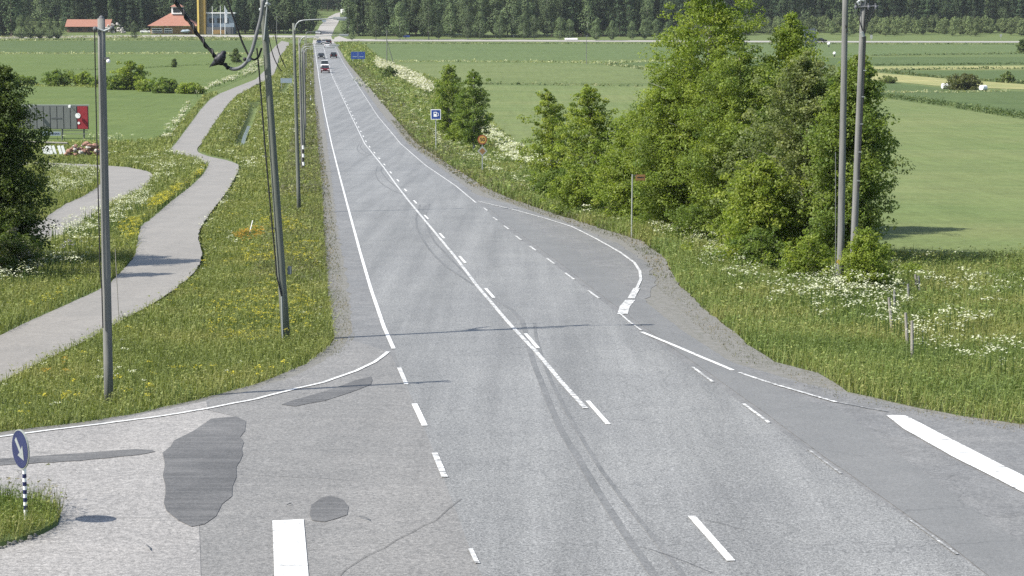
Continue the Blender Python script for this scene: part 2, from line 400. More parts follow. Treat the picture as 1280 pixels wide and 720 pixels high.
# ------------------------------------------------------------------ fields
def field(px, m, off=-.03, name='field'): return sheet(name, wpoly(px), M[m], off)
field([(-300, 51), (330, 51), (316, 66), (-300, 66)], 'field_dark', -.034)
field([(-300, 68), (312, 68), (331, 74), (318, 92), (258, 117), (236, 142), (215, 168), (190, 178), (-300, 184)], 'field_left', -.030)
field([(452, 54.5), (1700, 56), (1700, 68), (1090, 69), (860, 73), (640, 76), (474, 76)], 'field_green', -.034)
field([(486, 80), (640, 79), (760, 81), (860, 94), (1100, 88), (1100, 104), (640, 104.5), (558, 103)], 'field_olive', -.030)
field([(762, 79), (1090, 71), (1700, 70), (1700, 79), (1090, 81), (1000, 86), (862, 92)], 'field_dark', -.026)
field([(562, 106), (650, 107), (1100, 107), (1100, 122), (1300, 152), (1700, 200), (1700, 330), (1180, 330), (1000, 320), (860, 260), (700, 214), (640, 180), (606, 150)], 'field_near', -.022)
field([(1084, 83), (1700, 80), (1700, 84), (1100, 87.5)], 'field_yellow', -.018)
field([(1100, 89), (1700, 85), (1700, 110), (1290, 104), (1180, 97)], 'field_dark', -.022)
field([(1084, 90), (1180, 98), (1290, 106), (1700, 116), (1700, 124), (1290, 112), (1180, 108), (1084, 99)], 'field_yellow', -.014)
field([(1084, 101), (1180, 110), (1290, 115), (1700, 128), (1700, 190), (1300, 145), (1200, 131), (1100, 119)], 'field_dark', -.018)

# ------------------------------------------------------------------ roads
def rev(a): return a[::-1]
grav = [(-300, 790), (-300, 600), (-100, 556), (0, 540), (50, 534), (110, 527), (175, 516), (262, 496)] + LEFT_GRASS + RIGHT_GRASS + [(1700, 790)]
sheet('road_shoulder', wpoly(grav), M['gravel'], 0.0, jitter=.05)
ASL = [(320, 487), (370, 470), (405, 452), (430, 434), (437, 425), (439, 410), (435, 360), (430, 330), (420, 280), (415, 230), (409, 180), (402, 130), (395, 80), (391, 56)]
ASR = [(418, 54), (430, 77), (450, 105), (480, 145), (510, 180), (540, 202), (595, 243), (640, 256), (712, 279), (775, 306), (812, 332), (818, 352), (806, 380), (840, 420), (920, 455), (1000, 478),
       (1080, 497), (1180, 520), (1290, 537), (1600, 600)]
sheet('road', wpoly([(-300, 795), (-300, 608), (-100, 560), (0, 544), (110, 531), (262, 500)] + ASL + ASR + [(1700, 795)]), M['asph_layby'], .008, jitter=.06)
CEN = 0.0985
def uX(u, Y): return u - CEN * Y
# main carriageway between its edge lines
L_ED = [(492, 437), (480, 410), (463, 360), (450, 315), (437, 267), (425, 222), (414.5, 180), (405, 135), (399, 100), (395, 70), (392.5, 55)]
R_ED = [(417, 55), (427, 75), (446, 105), (472, 145), (501, 180), (532, 207), (570, 233), (595, 254)]
R_DS = [(607, 262), (619, 274), (633, 285), (648, 298), (666, 311), (688, 327), (712, 346), (742, 369), (800, 414), (878, 469), (945, 518), (1030, 578), (1165, 672), (1290, 760)]
sheet('road', wpoly([(640, 795), (592, 700), (549, 583), (524, 520), (502, 468)] + L_ED + R_ED + R_DS + [(1310, 795)]), M['asph_main'], .012)
sheet('road', wpoly([(255, 795), (250, 655), (280, 618), (296, 540), (296, 522), (262, 514), (262, 502)] + ASL[:6] + [(437, 425), (486, 440), (502, 468), (524, 520), (549, 583), (592, 700), (640, 795)]), M['asph_side'], .012)
sheet('road', wpoly([(-300, 795), (-300, 612), (-100, 562), (0, 546), (110, 533), (258, 502), (260, 514), (295, 522), (294.5, 540), (279, 618), (249, 655), (253.5, 795)]), M['asph_old'], .012)
sheet('road_strip', wpoly([(612, 256), (640, 271), (700, 303), (735, 325), (790, 365), (850, 412), (905, 448), (980, 490), (1060, 520), (1130, 575), (1290, 690), (1400, 795), (1330, 795), (1180, 678), (1100, 621), (1030, 572), (960, 520), (885, 466), (830, 428), (760, 376), (700, 329), (650, 293), (606, 256)]), M['asph_strip'], .016, jitter=.01)
# patches
sheet('road_patch', wpoly([(240, 540), (265, 525), (295, 522), (307, 528), (306, 540), (302, 562), (295, 585), (292, 610), (290, 622), (277, 632), (270, 647), (255, 657), (240, 660), (220, 652), (207, 640), (204, 597), (205, 567), (217, 552)]), M['patch'], .020, jitter=.045)
sheet('road_patch', wpoly([(385, 645), (389, 633), (403, 624), (414, 621), (428, 626), (435, 635), (434, 645), (424, 650), (405, 655), (390, 652)]), M['patch'], .020, jitter=.045)
sheet('road_patch', wpoly([(350, 507), (370, 509), (407, 502), (465, 482), (464, 472), (445, 476), (407, 490), (382, 497)]), M['patch'], .020, jitter=.045)
sheet('road_patch', wpoly([(-60, 579), (0, 575), (100, 568), (170, 563), (190, 564), (194, 566), (180, 569), (100, 577), (0, 583), (-60, 588)]), M['patch'], .020, jitter=.045)
# markings
PZ = .026
def cl(px, w, name, m='paint', z=PZ, wfn=None): return sheet(name, ribbon(wline(px), w, wfn), M[m], z)
cl(L_ED, .105, 'road_edge_line', 'paint_solid')
cl([(-260, 592), (-100, 562), (0, 547.5), (62, 539), (130, 531), (200, 522), (265, 511), (320, 500), (370, 487), (405, 479), (445, 465), (468, 454), (479, 446), (485, 441)], .10, 'road_edge_line', 'paint_solid')
cl(R_ED, .085, 'road_edge_line', 'paint')
cl([(597, 252), (640, 262), (680, 273), (715, 284), (745, 299), (775, 316), (793, 329), (800, 340), (801, 350), (796, 361)], .10, 'road_edge_line', 'paint')
cl([(796, 361), (792, 368), (789, 374)], .22, 'road_edge_line', 'paint')
cl([(788, 376), (781, 384), (778, 394)], .30, 'road_edge_line', 'paint')
cl([(776, 394), (788, 404), (802, 414)], .06, 'road_edge_line', 'paint')
cl([(802, 416), (850, 436), (880, 449), (916, 464)], .11, 'road_edge_line', 'paint_solid')
cl([(924, 467), (960, 479), (1000, 491), (1045, 504)], .09, 'road_edge_line', 'paint')
cl([(1045, 504), (1110, 516)], .05, 'road_edge_line', 'paint_worn')
C_LN = [(732, 512), (702, 479), (672, 443), (637, 406), (597, 359), (570, 323), (532, 277), (512, 253), (495, 231), (480, 210), (456, 180), (440, 147), (427, 120), (415, 95), (409, 75), (404, 58)]
cl(C_LN, .11, 'road_centre_line', 'paint', wfn=None)
def dash(c, n, off=0, L=3.0, w=.095):
    """dash of length L around photograph position c, along direction n"""
    g = G(*c); d = Vector((n[0], n[1])).normalized(); s = Vector((d.y, -d.x)) * off
    return ribbon([(g.x + s.x - d.x * L / 2, g.y + s.y - d.y * L / 2), (g.x + s.x + d.x * L / 2, g.y + s.y + d.y * L / 2)], w)
RD = (-CEN, 1)
cds = [(480.5, 206), (488.5, 216), (497.5, 226), (507, 238), (519, 253), (533, 272), (552.5, 295.5), (578, 325), (612, 367), (664.5, 427), (747, 517)]
pol = [dash(c, RD) for c in cds] + [dash((888, 674), RD, w=.12)]
cw = wline(C_LN)
Y0 = G(*cds[0]).y
for k in range(1, 34):
    Yk = Y0 + 12 * k
    xk = np.interp(Yk, [p[1] for p in cw], [p[0] for p in cw]) + .24
    pol.append(ribbon([(xk + CEN * 1.5, Yk - 1.5), (xk - CEN * 1.5, Yk + 1.5)], .11))
multi('road_centre_dashes', pol, M['paint_solid'], PZ)
multi('road_lane_dashes', [dash(c, RD, L=2.4, w=.085) for c in R_DS[:8]] + [dash(c, RD, L=2.4, w=.07) for c in R_DS[9:11]], M['paint'], PZ)
multi('road_lane_dashes', [dash(c, RD, L=2.4, w=.05) for c in R_DS[11:13]], M['paint_worn'], PZ)
multi('road_lane_dashes', [ribbon(wline([(518, 506), (531, 534)]), .12), ], M['paint_solid'], PZ)
multi('road_lane_dashes', [ribbon(wline([(499, 461), (508, 482)]), .10), ribbon(wline([(543, 567), (556, 598)]), .11), ribbon(wline([(588, 688), (597, 707)]), .07)], M['paint'], PZ)
sheet('road_stop_line', wpoly([(340.5, 653), (379.5, 651), (385.5, 719), (388, 790), (345, 790), (343, 719)]), M['paint_solid'], PZ)
sheet('road_painted_line', wpoly([(1108, 521), (1115, 520.5), (1132, 521.5), (1150, 530), (1172, 542), (1225, 569), (1280, 597), (1400, 664), (1400, 690), (1280, 618), (1190, 572), (1130, 538)]), M['paint_solid'], PZ)
# tyre marks
def skid(px, w): return ribbon(wline(px), w)
multi('road_skid_marks', [skid(q, .09) for q in (
    [(472, 208), (469, 217), (473, 226), (480, 232), (492, 239), (505, 244)], [(478, 208), (476, 214), (485, 226), (497, 235), (508, 243)],
    [(525, 256), (520, 272), (521, 285), (527, 297), (535, 310), (545, 322), (558, 334), (570, 342), (592, 357)],
    [(537, 255), (532, 267), (533, 280), (537, 292), (544, 304), (552, 312), (570, 331), (590, 351)],
    [(449, 180), (446, 186), (450, 192), (460, 195)], [(452, 180), (450, 184), (456, 190), (464, 194)])], M['skid'], .0175)
multi('road_skid_marks', [skid([(610, 368), (640, 388), (653, 402), (658, 420), (660, 432), (668, 458), (677, 480), (688, 509), (700, 537), (722, 573), (745, 612), (768, 648), (790, 682), (817, 720), (870, 795)], .13),
                    skid([(668, 404), (670, 422), (678, 450), (690, 480), (705, 510), (722, 540), (752, 590), (790, 640), (827, 686), (850, 716), (905, 795)], .08)], M['skid'], .0175)
multi('road_cracks', [ribbon(wline(q, 4), .011) for q in (
    [(425, 722), (432, 714), (445, 705), (458, 697), (480, 687), (497, 676), (515, 667), (530, 658), (545, 652), (560, 638), (577, 625)],
    [(800, 685), (815, 689), (832, 695), (860, 705), (890, 718)], [(880, 651), (900, 656), (930, 664)],
    [(70, 647), (120, 648), (180, 649), (213, 649)], [(300, 595), (380, 598), (450, 603)])], M['crack'], .0245)
# bike path
PR = [(-120, 530), (0, 479), (42, 457), (100, 430), (140, 407), (200, 375), (220, 360), (240, 345), (254, 322), (246, 292), (262, 267), (287, 235), (301, 207), (287, 201), (262, 196), (248, 191), (246, 186), (252, 179), (267, 155), (285, 130), (295, 120), (320, 106), (335, 99),
      (342, 94), (346, 83), (348, 74), (352, 67), (358, 62), (361, 57), (361, 53), (352, 51)]
PL = [(344, 58), (338, 65), (336, 72), (336, 80), (330, 89), (320, 99), (297, 108), (275, 117), (262, 125), (250, 138), (240, 152), (220, 179), (211, 189), (225, 195), (250, 201), (261, 207), (254, 218), (240, 232), (210, 255), (187, 276), (177, 281), (172, 300), (170, 320), (150, 342), (130, 360), (75, 385), (25, 407), (0, 420), (-120, 470)]
def chaikin(P):
    out = [P[0]]
    for a, b in zip(P[:-1], P[1:]): out += [(a[0] * .8 + b[0] * .2, a[1] * .8 + b[1] * .2), (a[0] * .2 + b[0] * .8, a[1] * .2 + b[1] * .8)]
    return out + [P[-1]]
iR = PR.index((252, 179)); iL = PL.index((220, 179))
sheet('bicycle_path', wpoly(chaikin(PR[:iR + 1]) + chaikin(PL[iL:])), M['path'], .008, jitter=.02)
sheet('bicycle_path', wpoly([(252, 179)] + PR[iR + 1:] + PL[:iL + 1]), M['path'], .0081)
sheet('side_road', wpoly([(-60, 202), (50, 203), (120, 206), (160, 209), (185, 214), (192, 219), (185, 232), (175, 241), (140, 255), (100, 283), (60, 303), (0, 318), (-120, 336), (-120, 304), (0, 290), (55, 275), (62, 268), (82, 255), (105, 245), (122, 234), (130, 224), (122, 214), (50, 208.5), (-60, 208.5)]), M['path'], .004, jitter=.03)
# crossing road far away
sheet('crossing_road', wpoly([(398, 49.5), (440, 48.8), (700, 50), (1000, 51.2), (1700, 52), (1700, 53.6), (1000, 53), (700, 52), (440, 51.5), (398, 52)]), M['crossroad'], .01)
sheet('crossing_road', wpoly([(-300, 47.5), (250, 43.5), (402, 44.5), (402, 47), (250, 46.2), (-300, 50)]), M['crossroad'], .01)
sheet('road', wpoly([(390, 56), (392, 48), (400, 32), (411, 21), (420, 16.5), (425, 15.5), (425, 20), (423, 28), (418, 36), (414, 46), (419, 55)]), M['crossroad'], .006)
sheet('road', wpoly([(418, 47), (424, 45), (434, 48.6), (434, 52), (418, 52)]), M['crossroad'], .004)
# water in the ditch
q = DITCH[0]
def wsheet():
    P = [(p.x + .22, p.y) for p in (q[1] * .5 + q[2] * .5, q[2], q[3])]
    o = sheet('ditch_water', ribbon(P, .42), M['water'], -.60); return o
wsheet()

# ------------------------------------------------------------------ scattered vegetation (numpy meshes)
def inside(poly, X, Y):
    r = np.zeros(len(X), bool); n = len(poly)
    for i in range(n):
        x1, y1 = poly[i]; x2, y2 = poly[(i + 1) % n]
        if y1 == y2: continue
        c = ((y1 > Y) != (y2 > Y)) & (X < (x2 - x1) * (Y - y1) / (y2 - y1) + x1); r ^= c
    return r
rng = np.random.default_rng(7)
def vnoise(X, Y, s, seed=0):
    r = np.random.default_rng(seed); a = 0
    for k in range(5):
        an = r.uniform(0, 6.28); f = s * r.uniform(.6, 1.7); a = a + np.sin((X * math.cos(an) + Y * math.sin(an)) * f + r.uniform(0, 6.28) + 1.3 * np.sin((X * math.sin(an) - Y * math.cos(an)) * f * .7))
    return a / 5
def mesh_np(name, V, Fc, C, m):
    """V (n,3) ; Fc (k,3 or 4) ; C (n,3) colours"""
    me = bpy.data.meshes.new(name); me.vertices.add(len(V)); me.vertices.foreach_set('co', V.astype(np.float32).ravel())
    fill_faces(me, Fc, Fc.shape[1])
    at_ = me.attributes.new('Col', 'FLOAT_COLOR', 'POINT')
    at_.data.foreach_set('color', np.concatenate([C, np.ones((len(C), 1))], 1).astype(np.float32).ravel())
    me.materials.append(m); return me
def points(polys, density, seed, avoid=()):
    r = np.random.default_rng(seed); out = []
    for poly in polys:
        P = np.array(poly); x0, y0 = P.min(0); x1, y1 = P.max(0); n = int((x1 - x0) * (y1 - y0) * density)
        if n <= 0: continue
        n = min(n, 3000000)
        X = r.uniform(x0, x1, n); Y = r.uniform(y0, y1, n); k = inside(poly, X, Y)
        for a in avoid: k &= ~inside(a, X, Y)
        out.append(np.stack([X[k], Y[k]], -1))
    return np.concatenate(out) if out else np.zeros((0, 2))
def blades(P, h, wd, cols, seed, lean=.35, hv=.4, patch=.5, zoff=0.0, leafy=.55):
    """one triangle blade per point"""
    r = np.random.default_rng(seed); n = len(P); X, Y = P[:, 0], P[:, 1]
    nz = vnoise(X, Y, patch, seed); ll0 = lean; H = h * np.clip(1 + hv * r.standard_normal(n) * .6 + .35 * nz, .25, 2.0)
    a = r.uniform(0, 6.28, n); W = wd * r.uniform(.6, 1.4, n)
    Z = gz(X, Y) + zoff
    d = np.stack([np.cos(a), np.sin(a), np.zeros(n)], -1) * (W / 2)[:, None]
    B = np.stack([X, Y, Z], -1); la = r.uniform(0, 6.28, n); ll = np.abs(r.standard_normal(n)) * lean * H
    T = B + np.stack([np.cos(la) * ll + .1 * H, np.sin(la) * ll, H], -1)
    # a good half of the cover is small tilted leaves rather than upright stalks
    k = r.uniform(0, 1, n) < leafy; m_ = int(k.sum())
    if m_:
        ctr = B[k] + np.stack([r.normal(0, .06, m_), r.normal(0, .06, m_), H[k] * r.uniform(.25, 1.0, m_)], -1)
        u1 = r.standard_normal((m_, 3)); u1[:, 2] *= .45; u1 /= np.linalg.norm(u1, axis=1, keepdims=True); u2 = np.cross(u1, np.array([0, 0, 1.0]) + r.standard_normal((m_, 3)) * .5)
        sl = (W[k] * 1.6 + .10 * H[k])[:, None] * .5
        B[k] = ctr - u1 * sl; d[k] = u2 * sl * .45; T[k] = ctr + u1 * sl
    V = np.stack([B - d, B + d, T], 1).reshape(-1, 3); Fc = np.arange(3 * n).reshape(-1, 3)
    cols = np.array(cols); t = np.clip(.45 + 1.0 * vnoise(X, Y, patch * 1.7, seed + 5) + .28 * r.standard_normal(n), 0, .999) * (len(cols) - 1)
    i = t.astype(int); f = (t - i)[:, None]; C = cols[i] * (1 - f) + cols[i + 1] * f; C = C * r.uniform(.75, 1.25, n)[:, None]
    C = np.repeat(C, 3, 0); return V, Fc, C
def join(parts):
    V = []; Fc = []; C = []; n = 0
    for v, f, c in parts: V.append(v); Fc.append(f + n); C.append(c); n += len(v)
    return np.concatenate(V), np.concatenate(Fc), np.concatenate(C)
def stuff(name, parts, m, label, cat):
    V, Fc, C = join(parts); me = mesh_np(name, V, Fc, C, m); o = bpy.data.objects.new(name, me); COL.objects.link(o)
    return tag(o, label, cat, kind='stuff')
GC = [(.128, .154, .044), (.162, .194, .055), (.196, .218, .068), (.21, .218, .072)]
GR = [(.106, .148, .040), (.140, .188, .050), (.170, .214, .060), (.200, .226, .074)]
GD = [(.075, .085, .035), (.110, .110, .050), (.150, .135, .075), (.19, .16, .10)]

path_w = wpoly(PR + PL)
ditch_w = ribbon([(p.x, p.y) for p in DITCH[0]], 1.3); ditch2_w = ribbon([(p.x, p.y) for p in DITCH[1]], 1.1)
yard_w = wpoly([(22, 177), (132, 177), (132, 200), (22, 200)])
side_w = wpoly([(-60, 202), (50, 203), (120, 206), (160, 209), (185, 214), (192, 219), (185, 232), (175, 241), (140, 255), (100, 283), (60, 303), (0, 318), (-120, 336), (-120, 304), (0, 290), (55, 275), (62, 268), (82, 255), (105, 245), (122, 234), (130, 224), (122, 214), (50, 208.5), (-60, 208.5)])
VL = [(-120, 566), (-120, 532), (0, 481), (42, 459), (100, 432), (140, 409), (200, 377), (220, 362), (241, 347), (256, 322), (248, 293), (264, 267), (289, 235), (303, 207), (289, 199), (264, 194), (249, 189), (254, 179), (269, 155), (287, 130), (297, 121), (322, 107), (337, 100), (345, 90), (352, 70), (362, 56)]
VLr = [(390, 56), (391, 75), (392, 125), (396, 180), (402, 255), (408, 360), (418, 420), (413, 433), (396, 447), (371, 461), (320, 481), (262, 497), (175, 517), (110, 528), (50, 535), (0, 541), (-100, 557)]
verge_l = wpoly(VL + VLr)
PLo = [(-120, 468), (0, 418), (25, 405), (75, 383), (130, 358), (150, 340), (168, 319), (170, 300), (175, 280), (185, 275), (208, 254), (238, 231), (252, 217), (259, 207), (250, 202), (224, 196), (209, 189), (219, 178), (239, 151), (249, 137), (261, 124), (275, 116)]
outer_l = wpoly(PLo + [(256, 119), (236, 142), (215, 168), (190, 178), (-160, 185), (-160, 468)])
right_in = RIGHT_GRASS[5:]
VR = [(522, 178)] + RIGHT_GRASS[5:] + [(1600, 320), (1180, 322), (1000, 312), (860, 256), (700, 212), (640, 178), (606, 148)]
verge_r = wpoly(VR)
verge_rf = wpoly([(420, 54), (436, 80), (462, 110), (496, 150), (522, 178), (606, 148), (562, 106), (486, 80), (450, 54)])
def band(poly, y0, y1):
    """keep the part of a polygon between two distances (Sutherland-Hodgman)"""
    def clip(P, s, yc):
        out = []
        for i, a in enumerate(P):
            b = P[(i + 1) % len(P)]; ia = s * (a[1] - yc) >= 0; ib = s * (b[1] - yc) >= 0
            if ia: out.append(a)
            if ia != ib: t = (yc - a[1]) / (b[1] - a[1]); out.append((a[0] + t * (b[0] - a[0]), yc))
        return out
    return clip(clip(poly, 1, y0), -1, y1)
def frustum(P, pad=4):
    X, Y = P[:, 0], P[:, 1]; k = (np.abs(X) < (.2462 * Y + pad)); return P[k]
def lod(polys, kinds, avoid, cols, seed, hscale=1.0, dscale=1.0):
    parts = []
    for (a, b, dn, h, wd) in kinds:
        pp = [q for q in (band(p, a, b) for p in polys) if len(q) > 2]
        P = frustum(points(pp, dn * dscale, seed + int(a), avoid))
        if len(P): parts.append(blades(P, h * hscale, wd, cols, seed + int(a)))
    return parts
LODS = [(20, 55, 420, .26, .022), (55, 80, 260, .30, .032), (80, 120, 120, .34, .050), (120, 180, 50, .40, .085), (180, 300, 18, .45, .14), (300, 520, 6, .5, .26), (520, 800, 1.6, .55, .5)]
stuff('roadside_grass', lod([verge_l], LODS, [path_w, ditch_w, ditch2_w], GC, 11), M['grass'], 'mown and flowering grass verge between the bicycle path and the main road', 'grass')
stuff('meadow_grass', lod([outer_l], LODS, [path_w, side_w, yard_w], GC, 21, 1.1, .8) + lod([yard_w], LODS[3:5], [side_w], GC, 22, .35, 1.2), M['grass'], 'rough meadow grass left of the winding bicycle path', 'grass')
stuff('tall_grass', lod([verge_r, verge_rf], LODS, [], GR[:3] + GC[2:4], 31, 1.35, .9), M['grass'], 'tall grass verge between the main road and the fields on the right', 'grass')
# dry short grass creeping onto the gravel edge
edgeR = ribbon([(G(*p).x, G(*p).y) for p in RIGHT_GRASS[3:]], 1.6); edgeL = ribbon([(G(*p).x, G(*p).y) for p in LEFT_GRASS[2:]], 1.1)
GB = [(.10, .105, .055), (.125, .125, .065), (.145, .14, .08), (.115, .135, .055)]
dryR = ribbon([(G(*p).x + 1.7, G(*p).y) for p in RIGHT_GRASS[1:10]], 3.2); dryL = ribbon([(G(*p).x - 1.3, G(*p).y) for p in LEFT_GRASS[5:]], 2.6)
stuff('dry_grass', lod([dryR, dryL], [(60, 120, 160, .22, .05), (120, 180, 90, .34, .09), (180, 300, 34, .42, .15), (300, 520, 12, .5, .28), (520, 800, 3, .55, .5)], [], GB, 45), M['grass'], 'brownish dry grass band along both gravel shoulders of the main road', 'grass')
stuff('edge_grass', lod([edgeR, edgeL], [(30, 70, 130, .10, .02), (70, 130, 60, .12, .04), (130, 320, 14, .16, .10)], [], GD, 41), M['grass'], 'short dry grass creeping onto the gravel edges of the road', 'grass')

def umbels(polys, dn, h, seed, col=(.56, .58, .42), R=.15, k=12, hs=.036, gate=-.2, avoid=(), patch=.35, stem=True):
    """flat topped flower heads: k small petals patches spread over a dome on a stem"""
    P = frustum(points(polys, dn, seed, list(avoid) + [path_w, side_w, yard_w, ditch_w, ditch2_w])); r = np.random.default_rng(seed)
    if not len(P): return []
    nz = vnoise(P[:, 0], P[:, 1], patch, seed + 3); P = P[nz + .25 * r.standard_normal(len(P)) > gate]; n = len(P)
    if not n: return []
    H = h * r.uniform(.7, 1.25, n); Z = gz(P[:, 0], P[:, 1]) + H
    c = np.stack([P[:, 0], P[:, 1], Z], -1)
    o = r.standard_normal((n, k, 3)) * np.array([R, R, R * .35]) * .7; s = hs * r.uniform(.6, 1.4, (n, k))
    q = c[:, None, :] + o; a = r.uniform(0, 6.28, (n, k)); tl = r.uniform(-.5, .5, (n, k))
    ex = np.stack([np.cos(a), np.sin(a), tl], -1) * s[..., None]; ey = np.stack([-np.sin(a), np.cos(a), tl[..., ::-1]], -1) * s[..., None]
    V = np.stack([q - ex, q - ey, q + ex], 2).reshape(-1, 3); Fc = np.arange(len(V)).reshape(-1, 3)
    C = np.repeat((np.array(col) * r.uniform(.7, 1.15, (n * k, 1))), 3, 0)
    out = [(V, Fc, C)]
    if stem:
        d = np.array([.008, 0, 0]) * (1 + P[:, 1:2] / 40); B = np.stack([P[:, 0], P[:, 1], gz(P[:, 0], P[:, 1])], -1)
        V2 = np.stack([B - d, B + d, c], 1).reshape(-1, 3); out.append((V2, np.arange(len(V2)).reshape(-1, 3), np.tile(np.array([.07, .11, .03]), (len(V2), 1))))
    return out
def zp(*q): return [wpoly(list(x)) for x in q]
W = []
W += umbels(zp([(1005, 375), (1040, 350), (1130, 370), (1130, 432), (1080, 418), (1010, 400)]), 9, .75, 51, gate=-.05, patch=1.1, hs=.035)
W += umbels(zp([(870, 325), (930, 318), (1010, 345), (1010, 395), (940, 372), (880, 350)]), 5, .65, 52, gate=.12, patch=1.1)
W += umbels(zp([(805, 288), (880, 292), (960, 322), (950, 340), (870, 318), (815, 300)]), 6, .6, 53, gate=.1, patch=1.1)
W += umbels(zp([(1135, 428), (1180, 412), (1280, 425), (1290, 470), (1230, 480), (1150, 462)]), 8, .7, 54, gate=.28, patch=1.3, hs=.035)
W += umbels(zp([(900, 380), (1100, 440), (1280, 500), (1280, 440), (1130, 380), (1000, 350)]), 1.2, .6, 55, gate=.15, patch=1.2)
W += umbels(zp([(1100, 330), (1280, 320), (1290, 410), (1120, 380)]), 1.6, .6, 56, gate=.1)
W += umbels(zp([(60, 303), (130, 268), (185, 248), (190, 262), (150, 290), (100, 308), (62, 312)]), 8, .7, 57, gate=-.1, patch=.8)
W += umbels(zp([(-20, 330), (60, 318), (120, 312), (130, 330), (80, 350), (0, 372)]), 8, .6, 58, gate=-.05)
W += umbels(zp([(55, 210), (120, 216), (122, 232), (100, 244), (62, 250)]), 4, .6, 59, gate=-.1)
W += umbels(zp([(130, 215), (210, 190), (258, 207), (190, 245)]), 1.5, .55, 60, gate=.2, hs=.05)
W += umbels(zp([(250, 205), (300, 215), (285, 250), (250, 300), (255, 270)]), 2.2, .5, 61, gate=.05, hs=.04)
W += umbels(zp([(20, 470), (75, 452), (80, 500), (10, 512)]), 5, .35, 62, gate=.1, R=.06, hs=.02)
W += umbels(zp([(110, 462), (150, 450), (205, 452), (190, 480), (115, 488)]), 9, .35, 63, gate=-.1, R=.06, hs=.02)
W += umbels(zp([(340, 405), (395, 385), (405, 400), (350, 418)]), 3, .3, 64, gate=.1, R=.05, hs=.02)
W += umbels(zp([(596, 150), (615, 165), (650, 192), (700, 214), (690, 222), (640, 205), (596, 168)]), 3.4, .8, 65, gate=-.25, hs=.09, R=.2)
W += umbels(zp([(470, 75), (492, 84), (520, 96), (542, 112), (538, 121), (505, 105), (470, 84)]), 1.1, 1.0, 66, gate=-.3, hs=.20, R=.45, col=(.50, .50, .38))
W += umbels(zp([(545, 150), (600, 180), (700, 250), (780, 288), (700, 262), (620, 225), (540, 180)]), 1.3, .6, 67, gate=.05, hs=.06, R=.14)
W += umbels(zp([(440, 100), (500, 100), (590, 165), (560, 195), (500, 150)]),   .35, .6, 68, gate=.2, hs=.09, R=.2)
W += umbels(zp([(255, 205), (290, 130), (330, 110), (388, 70), (392, 150), (330, 200), (300, 240)]),   .4, .5, 69, gate=.2, hs=.07, R=.16, avoid=[path_w])
W += umbels(zp([(240, 125), (262, 112), (320, 92), (336, 74), (330, 70), (300, 92), (250, 112), (220, 150), (200, 175), (215, 178)]), .6, .6, 70, gate=-.1, hs=.14, R=.3, col=(.5, .5, .38))
W += umbels([verge_l], .15, .3, 71, gate=.0, R=.04, hs=.02, avoid=[path_w])
W += umbels(zp([(40, 176), (120, 172), (215, 172), (200, 195), (120, 200), (100, 180)]), .5, .6, 72, gate=.25, hs=.08, R=.2)
W += umbels(zp([(284, 297), (297, 297), (297, 306), (284, 306)]), 3, .5, 73, gate=-2, hs=.05, R=.15)
stuff('cow_parsley', W, M['flower'], 'white flowering cow parsley in drifts along both verges', 'wildflowers')
YF = []
yc = (.42, .38, .04)
YF += umbels(zp([(150, 290), (180, 262), (240, 225), (255, 210), (262, 213), (235, 245), (185, 290), (155, 320)]), 8, .4, 81, yc, gate=0, R=.12, hs=.04)
YF += umbels(zp([(265, 385), (340, 355), (395, 380), (390, 430), (300, 440), (255, 420)]), 7, .35, 82, yc, gate=.05, R=.07, hs=.022)
YF += umbels(zp([(290, 290), (345, 270), (400, 300), (398, 345), (310, 340)]), 5, .35, 83, yc, gate=.1, R=.09, hs=.03)
YF += umbels(zp([(290, 292), (330, 285), (330, 300), (295, 305)]), 9, .35, 84, (.45, .24, .03), gate=-.1, R=.09, hs=.03)
YF += umbels(zp([(52, 470), (82, 458), (86, 472), (56, 482)]), 9, .3, 85, (.40, .26, .04), gate=-.2, R=.06, hs=.02)
YF += umbels(zp([(30, 395), (75, 370), (110, 352), (80, 375), (40, 400)]), 7, .35, 86, yc, gate=-.1, R=.08, hs=.025)
YF += umbels([verge_l], .8, .3, 87, yc, gate=.25, R=.07, hs=.03, avoid=[path_w])
stuff('yellow_wildflowers', YF, M['flower'], 'small yellow wildflowers in patches beside the bicycle path', 'wildflowers')
LU = umbels(zp([(62, 320), (92, 315), (95, 330), (65, 333)]), 12, .5, 91, (.18, .15, .28), gate=-.1, R=.08, hs=.035)
stuff('lupins', LU, M['flower'], 'small patch of purple lupins at left below the side road', 'wildflowers')
